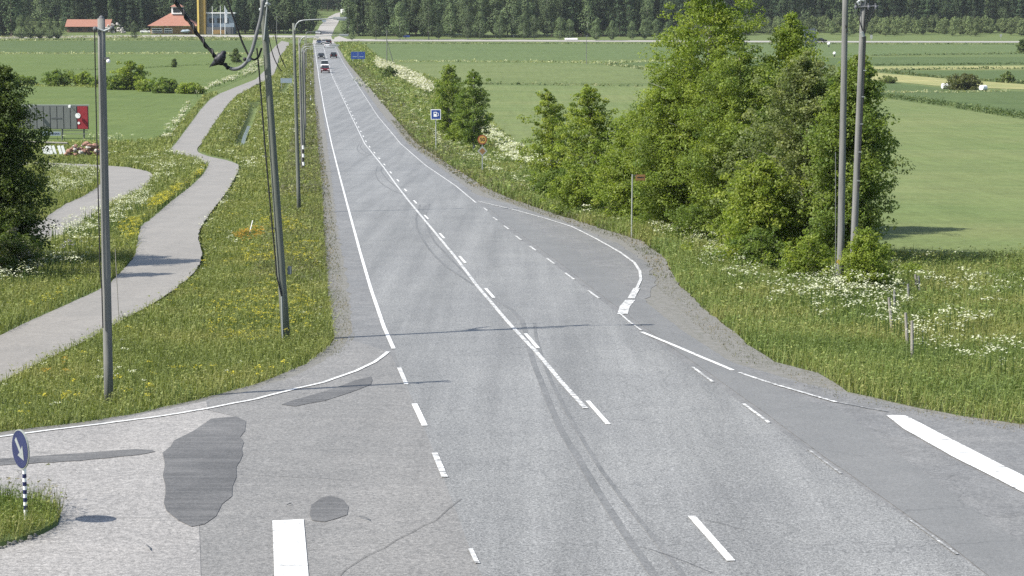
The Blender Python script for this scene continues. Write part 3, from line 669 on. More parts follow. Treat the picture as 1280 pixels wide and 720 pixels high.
# tall herb strips between the fields
def strip(px, w, dn, h, wd, cols, seed):
    P = frustum(points([ribbon(wline(px, 12), w)], dn * 3.5, seed)); return blades(P, h * .55, wd * .7, np.array(cols) * 1.2, seed, hv=.5, leafy=.8)
SP = [(.30, .31, .17), (.16, .18, .08), (.06, .09, .03), (.045, .07, .025)]
ST = [strip([(480, 77), (640, 77.5), (760, 79), (860, 75), (1000, 71)], 7, .5, .9, .5, [(.34, .35, .20), (.22, .24, .11), (.12, .15, .06)], 101), strip([(556, 104.5), (640, 105.5), (800, 108)], 4, .9, .8, .35, [(.05, .08, .03), (.08, .11, .04), (.2, .2, .1)], 102),
      strip([(756, 80), (800, 85), (862, 94)], 5, .8, .8, .4, SP, 103), strip([(-40, 67), (150, 67), (320, 67)], 8, .5, .8, .5, [(.34, .35, .20), (.22, .24, .11), (.12, .15, .06)], 104), strip([(-40, 50.5), (150, 50), (330, 50)], 9, .35, 1.0, .6, SP, 105),
      strip([(1090, 69.5), (1280, 67), (1500, 66)], 4, .9, .8, .5, SP[1:], 106), strip([(1090, 81.8), (1280, 80), (1500, 79)], 4, 1, .8, .5, SP[2:] + SP[2:], 107), strip([(1090, 88.3), (1180, 86.5), (1500, 84.6)], 3.5, 1, .8, .5, SP[2:] + SP[2:], 108),
      strip([(1100, 89), (1180, 97.5), (1290, 105)], 3.5, 1, .8, .5, SP[2:] + SP[1:2], 109), strip([(1100, 116), (1180, 115.5), (1260, 114.5)], 3, 1.2, .7, .4, SP[:2], 110),
      strip([(1095, 119), (1150, 126), (1200, 133), (1300, 149), (1400, 165)], 4.5, 2.2, .8, .3, [(.04, .065, .02), (.06, .09, .03), (.10, .13, .045)], 111),
      strip([(430, 54.5), (700, 54.5), (1000, 55), (1400, 55.5)], 10, .5, .7, .5, [(.05, .08, .03), (.09, .12, .05), (.24, .25, .13)], 112),
      strip([(-40, 47), (150, 46.5), (330, 48.5), (395, 50)], 16, .35, .8, .7, [(.12, .14, .06), (.2, .21, .11), (.28, .28, .16)], 113),
      strip([(-60, 183), (60, 180), (190, 178)], 4, 4, .6, .15, GC, 114),
      strip([(-40, 107), (100, 108), (180, 112), (255, 117)], 5, 1.0, .7, .35, GC[:4], 115),
      strip([(80, 87), (150, 87), (230, 82), (300, 80)], 3.5, .8, .5, .3, [(.045, .075, .02), (.06, .1, .03), (.16, .17, .08)], 116)]
stuff('field_margin_grass', ST, M['grass'], 'pale tall weeds in narrow strips dividing the crop fields', 'weeds')
# near field surface growth
nf = wpoly([(1120, 330), (1700, 330), (1700, 215), (1120, 215)])
0 and stuff('crop_leaves', [blades(frustum(points([nf], 14, 121)), .10, .10, [(.085, .125, .04), (.10, .13, .05), (.12, .14, .06)], 121), ], M['grass'], 'short young crop standing in the nearest field at right', 'crop')

# ------------------------------------------------------------------ trees
LEAFK = np.array([2.2, 1.9, 1.6])
def tree_mesh(h, rw, seed, dk=1.0, leaf=.11, nclump=330, per=70, shape='round', low=.12, cols=None, clump=.42, lean=(0, 0), trunkr=.11, bark='bark', top=1.0):
    """returns trunk mesh, crown mesh: clumps of leaf faces held on limbs that grow from a tapered trunk"""
    r = np.random.default_rng(seed); cols = np.array(cols) * LEAFK * dk
    def prof(t):      # crown radius for height fraction t (0 at crown base, 1 at tip)
        if shape == 'cone': return np.clip(1.05 * (1 - t ** 1.5) ** .9 * (.85 + .3 * math.sin(t * 17 + seed)), .06, 1) * np.clip(t * 6 + .5, 0, 1)
        if shape == 'column': return np.clip(np.sin(np.clip(t, 0, 1) ** .8 * math.pi * .93 + .16) ** .7, .12, 1)
        return np.clip(np.sqrt(np.clip(1 - (2 * t - .82) ** 2 / 1.4, 0, 1)), .15, 1)
    tb = MB(); cx = lambda z: lean[0] * (max(0, z) / h) ** 1.5 + .06 * h * .1 * math.sin(z * 1.3 + seed); cy = lambda z: lean[1] * (max(0, z) / h) ** 1.5
    tb.tube([(cx(z), cy(z), z) for z in np.linspace(-.3, h * .96, 9)], [trunkr * (1.15 - t) + .008 for t in np.linspace(0, 1, 9)], 7)
    nl = int(26 + h * 3); cl_c = []; cl_r = []
    z0 = low * h
    for i in range(nl):
        t = (i + r.uniform(0, 1)) / nl; t = t ** .9; z = z0 + (h - z0) * t * .97
        a = i * 2.4 + r.uniform(-.5, .5); L = rw * float(prof(t)) * r.uniform(.72, 1.12)
        rise = L * (.35 + .5 * t) if shape != 'cone' else L * .25
        zb = max(.1, z - rise); p0 = Vector((cx(zb), cy(zb), zb)); p2 = Vector((cx(z) + math.cos(a) * L, cy(z) + math.sin(a) * L, z)); p1 = (p0 + p2) / 2 + Vector((0, 0, .12 * L))
        tb.tube([p0, p1, p2], [max(.012, trunkr * .38 * (1 - t)), trunkr * .2 * (1 - t) + .008, .005], 4, cap=False)
        m = max(3, int(nclump / nl * (.35 + float(prof(t))) * 1.2))
        for k in range(m):
            s = r.uniform(.18, 1.02) ** .75; b = p0.lerp(p2, s) + Vector((0, 0, .12 * L * 4 * s * (1 - s))); sp = .34 * L * s + .12
            cl_c.append([b.x + r.normal(0, sp * .75), b.y + r.normal(0, sp * .75), b.z + r.normal(0, sp * .5)]); cl_r.append(clump * r.uniform(.55, 1.25) * (.55 + .45 * float(prof(t))))
    cl_c.append([cx(h), cy(h), h * .985]); cl_r.append(clump * .3)
    Cc = np.array(cl_c); Rr = np.array(cl_r); Cc[:, 2] = np.maximum(Cc[:, 2], .25)
    n = len(Cc); k = per
    o = r.standard_normal((n, k, 3)); o /= np.linalg.norm(o, axis=2, keepdims=True); o *= r.uniform(.3, 1.0, (n, k, 1)) ** .5
    o *= Rr[:, None, None] * np.array([1, 1, .62]); o[:, :, 2] -= .12 * (o[:, :, 0] ** 2 + o[:, :, 1] ** 2) / np.maximum(Rr[:, None], .1)
    q = (Cc[:, None, :] + o).reshape(-1, 3); N = len(q)
    nrm = o.reshape(-1, 3) / np.maximum(np.linalg.norm(o.reshape(-1, 3), axis=1, keepdims=True), 1e-6) * .6 + r.standard_normal((N, 3)) * .55 + np.array([0, 0, .5])
    nrm /= np.linalg.norm(nrm, axis=1, keepdims=True); t1 = np.cross(nrm, r.standard_normal((N, 3))); t1 /= np.linalg.norm(t1, axis=1, keepdims=True); t2 = np.cross(nrm, t1)
    s = leaf * r.uniform(.55, 1.25, (N, 1)); V = np.stack([q - t1 * s * .5, q + t2 * s * .32, q + t1 * s * .5, q - t2 * s * .32], 1).reshape(-1, 3)
    V[:, 2] = np.maximum(V[:, 2], .03)
    tt = np.clip(r.uniform(0, 1, n) * .6 + .4 * r.uniform(0, 1, n), 0, .999) * (len(cols) - 1); i = tt.astype(int); f = (tt - i)[:, None]
    Cl = np.repeat(cols[i] * (1 - f) + cols[i + 1] * f, k, 0) * r.uniform(.8, 1.2, (N, 1)); C = np.repeat(Cl, 4, 0)
    me = mesh_np('crown', V, np.arange(4 * N).reshape(-1, 4), C, M['leaf'])
    return tb, me, bark
def tree(name, px, py, top_py, wpx, label, seed, group=None, cat='tree', Y=None, **kw):
    if Y is None: g = G(px, py)
    else: g = at(px, py, Y); g.z = float(zr(Y))
    g.z = float(gz(g.x, g.y)); Yd = g.y
    h = at(px, top_py, Yd).z - g.z; rw = wpx / 2 / F * Yd * (1.18 if kw.get('shape') else 1.0)
    root = empty(name, g, 0); tag(root, label, cat, group)
    tb, me, bark = tree_mesh(h, rw, seed, **kw)
    tb.build('trunk', M[bark], root, smooth=True)
    c = bpy.data.objects.new('crown', me); COL.objects.link(c); c.parent = root; return root
YG = [(.060, .098, .020), (.085, .130, .026), (.118, .158, .034)]      # yellow-green
MG = [(.042, .078, .022), (.062, .102, .026), (.088, .128, .034)]      # mid green
GG = [(.052, .080, .034), (.075, .105, .046), (.105, .135, .062)]      # grey-green
DG = [(.030, .052, .020), (.042, .070, .024), (.060, .090, .032)]      # dark green
gR = 'trees in the roadside group on the right'
tree('birch_tree', 884, 292, -60, 124, 'tallest yellow-green tree in the roadside group, reaching above the picture', 1, shape='column', cols=YG, nclump=800, clump=.45, per=70, low=.1, bark='birchbark', trunkr=.13)
tree('birch_tree', 693, 245, 110, 56, 'leftmost leaning small tree of the roadside group beside the olive field', 2, shape='column', cols=YG + MG[1:], nclump=260, per=55, clump=.36, lean=(-.5, 0), low=.06, leaf=.13)
tree('birch_tree', 745, 262, 104, 74, 'slender tree with a ragged leaning tip, second from the left of the roadside group', 3, shape='column', cols=YG + MG[1:], nclump=330, per=55, clump=.36, lean=(-.5, 0), low=.05, leaf=.13)
tree('alder_tree', 792, 276, 140, 88, 'bright low bushy tree behind the thin road name sign', 4, cols=YG, nclump=420, per=60, clump=.42, low=.04, leaf=.12)
tree('alder_tree', 838, 290, 84, 104, 'dense round-crowned tree left of the tallest tree of the roadside group', 5, cols=MG + YG[1:], nclump=640, per=70, clump=.45, low=.05)
tree('alder_tree', 922, 300, 62, 130, 'broad fresh green tree below and right of the tallest roadside tree', 6, cols=MG + YG[1:], nclump=700, per=70, clump=.45, low=.05)
tree('birch_tree', 985, 292, 14, 100, 'tall tree with a narrow pointed tip left of the two wooden poles', 7, shape='column', cols=YG, nclump=620, per=70, clump=.45, low=.08, bark='birchbark', trunkr=.13)
tree('birch_tree', 1004, 322, 62, 132, 'grey-green birch in front of the pointed tree, right half of the roadside group', 8, shape='column', cols=GG, nclump=700, per=75, clump=.42, low=.05, bark='birchbark')
tree('alder_tree', 1057, 334, 66, 82, 'right-hand dark green tree standing behind the two wooden poles', 9, cols=MG + DG[1:2], nclump=680, per=70, clump=.45, low=.08, lean=(.25, 0))
tree('alder_tree', 950, 328, 195, 92, 'lower leafy tree at the front centre of the roadside group', 10, cols=YG + MG[1:2], nclump=420, per=65, clump=.40, low=.03)
tree('willow_shrub', 1080, 368, 288, 62, 'small light green willow shrub at the foot of the two wooden poles', 11, cat='shrub', cols=YG, nclump=170, per=60, clump=.26, low=.02, leaf=.085, trunkr=.03)
tree('willow_shrub', 1010, 350, 298, 70, 'low bright shrub left of the front wooden pole', 12, cat='shrub', cols=YG, nclump=150, per=60, clump=.26, low=.02, leaf=.085, trunkr=.03)
tree('willow_shrub', 948, 335, 285, 66, 'low shrub under the front centre trees behind the white flowers', 13, cat='shrub', cols=MG, nclump=150, per=60, clump=.26, low=.02, leaf=.09, trunkr=.03)
tree('willow_shrub', 722, 268, 205, 52, 'low bushy shrub between the two leftmost trees of the roadside group', 14, cat='shrub', cols=YG, nclump=170, per=50, clump=.30, low=.02, leaf=.11, trunkr=.03)
tree('willow_shrub', 690, 250, 212, 44, 'dark shrub at the left end of the roadside group', 15, cat='shrub', cols=MG, nclump=140, per=50, clump=.28, low=.02, leaf=.11, trunkr=.03)
tree('willow_shrub', 870, 300, 255, 60, 'leafy shrub low between the road name sign and the wooden poles', 16, cat='shrub', cols=MG, nclump=170, per=55, clump=.28, low=.02, leaf=.09, trunkr=.03)
tree('willow_shrub', 1140, 350, 332, 26, 'tiny shrub in the tree shadow right of the wooden poles', 17, cat='shrub', cols=YG, nclump=60, per=40, clump=.16, low=.02, leaf=.07, trunkr=.02)
tree('birch_tree', 561, 170, 80, 38, 'young bushy tree beyond the blue service sign, left one of two', 18, shape='column', cols=MG + YG[1:], nclump=240, per=50, clump=.5, low=.06, leaf=.20)
tree('birch_tree', 592, 186, 86, 36, 'young pointed tree with pale stems right behind the round speed sign', 19, shape='column', cols=MG, nclump=240, per=50, clump=.45, low=.10, leaf=.18, bark='birchbark')
tree('willow_shrub', 574, 178, 148, 40, 'shrub growing at the foot of the two young trees near the speed sign', 20, cat='shrub', cols=YG, nclump=120, per=40, clump=.4, low=.02, leaf=.18, trunkr=.03)
tree('willow_shrub', 487, 98, 84, 22, 'small dark shrub beside the strip of pale flowers below the far utility pole', 21, cat='shrub', cols=DG, nclump=60, per=30, clump=.6, low=.02, leaf=.35, trunkr=.04)
# left edge
tree('rowan_tree', 2, 334, 78, 98, 'big dark leafy tree at the left edge of the picture', 30, cols=DG + MG[:1], nclump=820, per=80, clump=.40, low=.04, leaf=.10, dk=.85)
tree('rowan_tree', -62, 330, 40, 120, 'tall tree cut by the left edge behind the dark leafy tree', 31, cols=DG, nclump=500, per=60, clump=.45, low=.05)
tree('rowan_tree', -56, 352, 52, 62, 'slender tree unseen beyond the left edge, its shadow crossing the bicycle path', 32, cols=DG, nclump=300, per=60, clump=.35, low=.05)  # out of view; height set so its shadow bar reaches the bicycle path
tree('lilac_bush', 14, 345, 288, 62, 'dark bush with greyish blossom at the foot of the left edge tree', 33, cat='shrub', cols=DG + [(.16, .15, .18)], nclump=170, per=60, clump=.26, low=.02, leaf=.08, trunkr=.03)
# bushes between the left fields
for i, (px, py, tp, wd, lb) in enumerate([(72, 107, 88, 42, 'wide low bush in the left field, nearest the billboard'), (104, 107, 91, 22, 'small bush just left of the tall left pole'), (128, 108, 95, 24, 'small low bush just behind the tall left pole'),
        (165, 112, 76, 38, 'largest roundest bush in the row across the left field'), (147, 112, 95, 26, 'low bush touching the left of the largest round bush'), (184, 114, 100, 20, 'little bush right below the largest round bush'),
        (207, 116, 98, 34, 'medium bush right of the largest round bush'), (239, 117, 104, 26, 'last small bush of the row nearest the bicycle path'), (28, 106, 97, 30, 'flat bush at the far left of the row behind the tree')]):
    tree('field_bush', px, py, tp, wd, lb, 40 + i, cat='bush', group='bushes in a row across the left field', cols=YG if i % 2 else MG, nclump=120, per=34, clump=.75, low=.02, leaf=.40, trunkr=.06)
tree('young_spruce', 295, 78, 61, 10, 'small spruce standing alone left of the winding path', 50, cat='tree', shape='cone', cols=DG, nclump=60, per=26, clump=.7, low=.02, leaf=.5)
tree('young_spruce', 218, 84, 74, 5, 'tiny spruce standing alone in the left field', 51, cat='tree', shape='cone', cols=DG, nclump=30, per=22, clump=.4, low=.02, leaf=.4)
tree('field_bush', 1205, 112, 92, 42, 'round olive green bush between the two white bales', 52, cat='bush', cols=[(.045, .060, .026), (.060, .076, .034), (.042, .058, .024)], nclump=150, per=40, clump=.7, low=.02, leaf=.40, trunkr=.05)
tree('field_bush', 1110, 104, 95, 22, 'thin pale bush on the yellow strip right of the poles', 53, cat='bush', cols=GG, nclump=60, per=26, clump=.5, low=.02, leaf=.35, trunkr=.04)
tree('field_bush', 1259, 103, 90, 20, 'small dark pointed bush right of the round olive bush', 54, cat='bush', shape='cone', cols=DG + MG[:1], nclump=60, per=30, clump=.6, low=.02, leaf=.4, trunkr=.04)
tree('field_bush', 1279, 66, 49, 12, 'dark bush cut by the right edge near the far road', 55, cat='bush', cols=DG, nclump=60, per=30, clump=.7, low=.02, leaf=.5, trunkr=.05)

# far forest -------------------------------------------------------
def far_tree_np(kind, seed, h, rw, n, leaf):
    r = np.random.default_rng(seed)
    if kind == 'spruce':
        t = r.uniform(0, 1, n) ** .8; rr = rw * (1 - t) * (.75 + .25 * np.sin(t * h * 2.6)) + .15; cz = t * h * .97 + .03 * h
    else:
        t = r.uniform(0, 1, n); rr = rw * np.clip(np.sin(np.clip(t, .02, .99) ** .75 * math.pi) ** .6, .12, 1) * (.85 + .25 * np.sin(t * 9 + seed)); cz = (.08 + .92 * t) * h
    a = r.uniform(0, 6.28, n); rad_ = rr * r.uniform(.35, 1.0, n) ** .5 * (1 + .24 * np.sin(a * 3 + t * 7 + seed) + .20 * np.sin(a * 2 - t * 15 + seed * 2)); q = np.stack([np.cos(a) * rad_, np.sin(a) * rad_, cz], -1)
    nrm = np.stack([np.cos(a), np.sin(a), np.full(n, .8)], -1) + r.standard_normal((n, 3)) * .5; nrm /= np.linalg.norm(nrm, axis=1, keepdims=True)
    t1 = np.cross(nrm, r.standard_normal((n, 3))); t1 /= np.linalg.norm(t1, axis=1, keepdims=True); t2 = np.cross(nrm, t1); s = leaf * r.uniform(.6, 1.3, (n, 1))
    V = np.stack([q - t1 * s * .5, q + t2 * s * .4, q + t1 * s * .5, q - t2 * s * .4], 1).reshape(-1, 3)
    # trunk
    k = 6; ang = np.arange(k) * 2 * math.pi / k; R0 = .012 * h
    ring = lambda z, R: np.stack([np.cos(ang) * R, np.sin(ang) * R, np.full(k, z)], -1)
    TV = np.concatenate([ring(-.5, R0), ring(h * .9, R0 * .25)]); TF = np.array([[i, (i + 1) % k, k + (i + 1) % k, k + i] for i in range(k)])
    return V, np.arange(4 * n).reshape(-1, 4), TV, TF, r
FC = {'spruce': [(.022, .042, .020), (.032, .056, .024), (.044, .072, .030)], 'birch': [(.070, .105, .042), (.085, .122, .050), (.100, .135, .058)], 'pine': [(.036, .064, .026), (.050, .082, .034), (.066, .100, .040)], 'young': [(.085, .120, .045), (.105, .140, .052), (.125, .155, .062)]}
def far_proto(kind, seed, h, rw, n=1500, leaf=.7):
    V, Fq, TV, TF, r = far_tree_np('spruce' if kind == 'spruce' else 'x', seed, h, rw, n, leaf)
    cols = np.array(FC[kind]); C = cols[r.integers(0, len(cols), n)] * r.uniform(.8, 1.2, (n, 1)); C = np.repeat(C, 4, 0)
    bc = (.40, .39, .36) if kind == 'birch' else (.12, .095, .075)
    return np.concatenate([V, TV]), np.concatenate([Fq, TF + len(V)]), np.concatenate([C, np.tile(bc, (len(TV), 1))])
protos = {}
for kind, h, rw in (('spruce', 21, 3.3), ('birch', 16.5, 5.0), ('pine', 20, 3.2), ('young', 6, 2.3)):
    protos[kind] = []
    for s in range(6):
        V, Fq, C = far_proto(kind, 200 + s * 7 + len(kind), h * (1 + .06 * s), rw, 2600 if kind != 'young' else 600, .62 if kind != 'young' else .5)
        C = C * (.78, 1.0, 1.22, .9, 1.1, .7)[s]
        protos[kind].append((V, Fq, C, mesh_np(kind + '_tree', V, Fq, C, M['farleaf'])))
rr_ = random.Random(5)
back = []
def put_far(kind, X, Y, s, label, group, individual=True, sz=1.0):
    V, Fq, C, me = rr_.choice(protos[kind]); z = float(zr(Y)) - .1; rz = rr_.uniform(0, 6.28)
    nm = {'spruce': 'spruce_tree', 'birch': 'birch_tree', 'pine': 'pine_tree', 'young': 'young_birch_tree'}[kind]
    if individual:
        o = bpy.data.objects.new(nm, me); COL.objects.link(o); o.location = (X, Y, z); o.rotation_euler = (0, 0, rz); o.scale = (s, s, s * sz); tag(o, label, 'tree', group)
    else:
        c, sn = math.cos(rz), math.sin(rz); W_ = V * np.array([s, s, s * sz]); W_ = np.stack([W_[:, 0] * c - W_[:, 1] * sn + X, W_[:, 0] * sn + W_[:, 1] * c + Y, W_[:, 2] + z], -1)
        k = len(Fq) // 2; back.append((W_, Fq, C * rr_.uniform(.8, 1.1)))
def xpx(px, Y): return (px - 640) / F * Y
# segments: px range, distance of the front row, kind mix, spacing
segs = [(-40, 24, 850, 'spruce pine', 'dark tall conifer at the far left edge of the forest', 'conifers at the far left'),
        (84, 190, 905, 'spruce pine', 'tall conifer in the forest behind the long red-roofed building', 'conifers behind the long building'),
        (190, 305, 930, 'pine birch pine', 'tall tree in the forest behind the service station', 'forest trees behind the station'),
        (296, 392, 880, 'spruce birch pine pine', 'tall forest tree left of where the main road climbs away', 'forest trees left of the climbing road'),
        (432, 560, 850, 'birch spruce spruce pine', 'tall dark forest tree right of where the main road climbs away', 'forest trees right of the climbing road'),
        (560, 700, 838, 'birch birch birch pine', 'tall forest tree behind the crossing road and the middle fields', 'forest trees behind the middle fields'),
        (700, 850, 850, 'spruce pine birch spruce', 'tall forest tree behind the crossing road left of the roadside group', 'forest trees left of the roadside group')]
for (a, b, Y, kinds, lb, gp) in segs:
    kinds = kinds.split()
    for row in range(4):
        x = a + rr_.uniform(0, 6)
        while x < b:
            Yr = Y + row * 8 + rr_.uniform(-3, 3); kd = rr_.choice(kinds if row else kinds); s = rr_.uniform(.68, 1.2)
            put_far(kd, xpx(x, Yr), Yr, s, {'spruce': lb.replace('tree', 'spruce').replace('conifer', 'spruce'), 'pine': lb.replace('tree', 'pine').replace('conifer', 'pine'), 'birch': lb.replace('tree', 'birch').replace('conifer', 'birch')}[kd], gp, individual=row < 2)
            x += rr_.uniform(17, 25) if kd == 'birch' else rr_.uniform(8, 14)
# front line of lighter, lower broadleaf trees
for (x, y, s, sz) in [(27, 49, .62, .8), (38, 49, .6, .75), (50, 49, .55, .8), (62, 49, .6, .75), (72, 49, .55, .8), (168, 48, .42, .8), (440, 50, .3, 1), (470, 49, .7, 1), (500, 49.5, .8, 1), (536, 49, .85, 1), (548, 49, .55, 1), (585, 49, .6, 1), (600, 49, .7, .9), (625, 49, .6, .9), (655, 49, .6, .9), (668, 49, .5, .9), (700, 49.5, .55, .8), (712, 49.5, .5, .8), (745, 50, .55, .8), (765, 50, .55, .8), (790, 49, .45, .8), (806, 49, .55, .8), (820, 49, .5, .8), (834, 49, .5, .8)]:
    g = G(x, y + .6); put_far('birch', g.x, g.y, s, 'lighter rounded birch before the tall forest, %s' % ('by the far left spruces' if x < 180 else 'along the crossing road'), 'lower birches in front of the forest', True, sz)
# right: belt of young trees, tall forest behind
for k in range(110):
    x = rr_.uniform(850, 1300); Yr = rr_.uniform(850, 880) + (12 if k % 2 else 0)
    put_far('young', xpx(x, Yr), Yr, rr_.uniform(.7, 1.05), 'young birch in the dense belt below the tall forest on the right', 'young trees in the belt on the right', k < 60)
for k in range(150):
    Yr = 888 + (k % 3) * 6; put_far('young', xpx(rr_.uniform(850, 1300), Yr), Yr, rr_.uniform(.8, 1.0), '', '', False)
for row in range(4):
    x = 845
    while x < 1310:
        Yr = 950 + row * 9 + rr_.uniform(-3, 3); put_far(rr_.choice(['spruce', 'pine', 'birch', 'spruce']), xpx(x, Yr), Yr, rr_.uniform(.75, 1.1), 'tall dark tree in the forest wall behind the young belt on the right', 'forest wall on the right', row < 2)
        x += rr_.uniform(8, 13)
for row in range(7):     # deeper forest on the hillside
    x = -60
    while x < 1340:
        Yr = 985 + row * 28 + rr_.uniform(-8, 8)
        if not (385 < x < 440 and Yr < 1175): put_far(rr_.choice(['spruce', 'pine', 'birch']), xpx(x, Yr), Yr, rr_.uniform(.85, 1.15), '', '', False)
        x += rr_.uniform(13, 20)
for row in range(6):
    x = 376
    while x < 452:
        Yr = 1185 + row * 22 + rr_.uniform(-8, 8); put_far(rr_.choice(['spruce', 'pine', 'spruce']), xpx(x, Yr), Yr, rr_.uniform(.9, 1.15), '', '', False); x += rr_.uniform(6, 9)
_acc = [(v, f, c) for v, f, c in back]
stuff('forest', _acc, M['farleaf'], 'dense mixed forest covering the hillside behind the front trees', 'forest')

# ------------------------------------------------------------------ poles
def dist_h(px, py, Y, base): return at(px, py, Y).z - base.z
def bent(p0, p1, n=6): return [Vector(p0).lerp(Vector(p1), k / (n - 1)) for k in range(n)]
def ringband(mb, p, r, hgt, n=12): mb.tube([Vector(p) - Vector((0, 0, hgt / 2)), Vector(p) + Vector((0, 0, hgt / 2))], r, n)
# tall left pole
b = G(136, 501); b.z = float(gz(b.x, b.y)); Y = b.y; tp = at(126.5, 23, Y)
r0 = empty('utility_pole', b); tag(r0, 'tall bare grey wooden pole nearest on the left verge, cable down its side', 'pole')
loc = lambda p: Vector(p) - b
MB().tube(bent((0, 0, -.3), loc(tp), 8), [.098, .096, .093, .09, .087, .084, .08, .076], 18).build('shaft', M['wood'], r0, smooth=True)
cb = [loc(at(118.2 + (127.2 - 118.2) * t ** 1.15 + (1.4 if t > .85 else 0), 36 + 374 * t, Y - .12)) for t in np.linspace(0, 1, 16)]
MB().tube(cb, .014, 6).build('cable', M['black'], r0)
mb = MB().tube([loc(at(118, 37, Y - .1)), loc(at(119, 34, Y - .1)), loc(at(124, 36.5, Y - .1)), loc(at(130, 38.5, Y - .1)), loc(at(137, 36, Y - .1)), loc(at(141, 35, Y - .1))], .02, 7); mb.build('bracket', M['steel'], r0)
mb = MB().ball(loc(at(119, 36, Y - .1)), .05).ball(loc(at(140, 35, Y - .1)), .05).ball(loc(at(127, 26, Y)), .07, sz=1.6); mb.build('insulator', M['steel_dark'], r0)
mb = MB().box(loc(at(133.5, 73, Y - .08)), (.10, .05, .05)); mb.build('clamp', M['steel_dark'], r0)
MB().ball(loc(at(135.5, 76.5, Y - .1)), .042, n=10).build('lamp', M['white'], r0, smooth=True)
# guy-rod shaped marker at its right foot
g = G(149, 404); mk = MB().tube([(0, 0, -.1), (-.06, 0, 2.15)], [.014, .010], 6).build('marker_stick', M['wood_light'], None, loc=(g.x, g.y, float(gz(g.x, g.y)))); tag(mk, 'thin upright stick at the path edge beside the tall left pole', 'stick')

g = G(310, 290); mk = MB().tube([(0, 0, -.1), (.22, 0, .75)], [.03, .025], 6).build('marker_stick', M['white'], None, loc=(g.x, g.y, float(gz(g.x, g.y)))); tag(mk, 'short white slanting stake in the verge right of the bicycle path', 'stick')
# lamp posts along the left shoulder
def lamp_post(px, py, tx, ty, armpx, label, zebra=False, tall=False, dark=False, Y=None, rb=.11):
    b = G(px, py) if Y is None else at(px, py, Y); b.z = float(gz(b.x, b.y)); Y = b.y; o = empty('lamp_post', b); tag(o, label, 'lamp post', 'lamp posts along the left side of the main road')
    top = at(tx, ty, Y) - b
    MB().tube(bent((0, 0, -.3), top, 7), [rb * (1 - .06 * k) for k in range(7)], 14).build('post', M['wood_green' if dark else 'wood'], o, smooth=True)
    al = armpx / F * Y; s = top + Vector((.05, -.1, -.35))
    arm = [s + Vector((.02, 0, -.15)), s + Vector((.03, 0, .1)), s + Vector((.10, 0, .30)), s + Vector((.24, 0, .44)), s + Vector((.45, 0, .50)), s + Vector((al * .7, 0, .56)), s + Vector((al - .35, 0, .60))]
    MB().tube(arm, [.03, .03, .03, .03, .028, .026, .025], 8).build('arm', M['steel'], o, smooth=True)
    hd = MB().box(s + Vector((al - .02, 0, .60)), (.72, .24, .13)); h = hd.build('lamp_head', M['steel'], o, bevel=.03)
    MB().box((s + Vector((al + .04, 0, .52))), (.42, .18, .05)).build('lens', M['lamp_glass'], h)
    mb = MB(); [mb.box((s + Vector((0, .06, z))), (.10, .24, .05)) for z in (-.1, -.02)]; mb.build('bracket', M['steel_dark'], o)
    if zebra:
        for k in range(6):
            MB().tube([(-.02 - .003 * k + .10, -.12, .25 + .30 * k), (-.02 - .003 * k + .09, -.12, .50 + .30 * k)], .075, 10).build('marker_band', M['white' if k % 2 else 'black'], o)
    return o, b, top
o53, b53, t53 = lamp_post(358.5, 426, 325.5, -46, 58, 'nearest leaning lamp post beside the road, carrying two grey boxes and a hanging cable', dark=True, rb=.118)
Y53 = b53.y; l53 = lambda px, py, dy=0.0: at(px, py, Y53 + dy) - b53
MB().box(l53(362, 338, .05), (.10, .14, .20)).build('junction_box', M['box_grey'], o53, bevel=.01)
MB().box(l53(348, 336, .05), (.10, .14, .24)).build('junction_box', M['box_grey'], o53, bevel=.01)
MB().tube([l53(352, 368, -.1), l53(353, 400, -.1), l53(353.5, 424, -.1)], .022, 8).build('conduit', M['steel'], o53)
MB().tube([l53(321, 60, -.12), l53(324, 90, -.12), l53(331, 180, -.12), l53(339, 270, -.12), l53(344, 320, -.12), l53(346, 345, -.12), l53(350, 362, -.12), l53(352, 370, -.12)], .02, 7).build('down_cable', M['black'], o53)
mb = MB(); [mb.tube([l53(x - 1.5, y, -.08), l53(x + 4, y + .5, -.08)], .012, 6) for x, y in ((322, 105), (325, 140), (331, 195), (336, 240), (340, 285))]; mb.build('cable_clip', M['steel_dark'], o53)
mb = MB().tube([l53(334.5, -6, -.1), l53(333.5, 10, -.1), l53(330, 50, -.1)], .018, 7).tube([l53(327, 10, -.1), l53(338, 5, -.1)], .02, 7).ball(l53(334, 5, -.12), .05).ball(l53(326, 12, -.1), .05); mb.build('cable_bracket', M['steel'], o53)
labels = ['second lamp post from the camera with its arm reaching over the road', 'third lamp post, its foot wrapped in black and white bands', 'fourth lamp post of the row, mostly behind the third', 'fifth lamp post of the row beside the far straight', 'sixth small lamp post before the field level part of the road', 'seventh small distant lamp post', 'eighth small distant lamp post']
pp = [(374, 266, 367, 29, 57, 0), (378.5, 215, 374, 48, 55, 1), (380.5, 188, 377, 60, 42, 0), (382, 166, 380, 62, 34, 0)]
for i, (px, py, tx, ty, ar, z) in enumerate(pp): lamp_post(px, py, tx, ty, ar, labels[i], zebra=bool(z), dark=i % 2 == 0)
for i, Yk in enumerate((330, 420, 520)):
    xk = float(np.interp(Yk, [g_[0] for g_ in _lg], [g_[1] for g_ in _lg])) - 1.6; p = Vector((xk, Yk, float(zr(Yk)))); px, py = proj(p); t = proj(p + Vector((0, 0, 9)))
    lamp_post(px, py, t[0], t[1], 2.5 / Yk * F, labels[4 + i], Y=Yk)

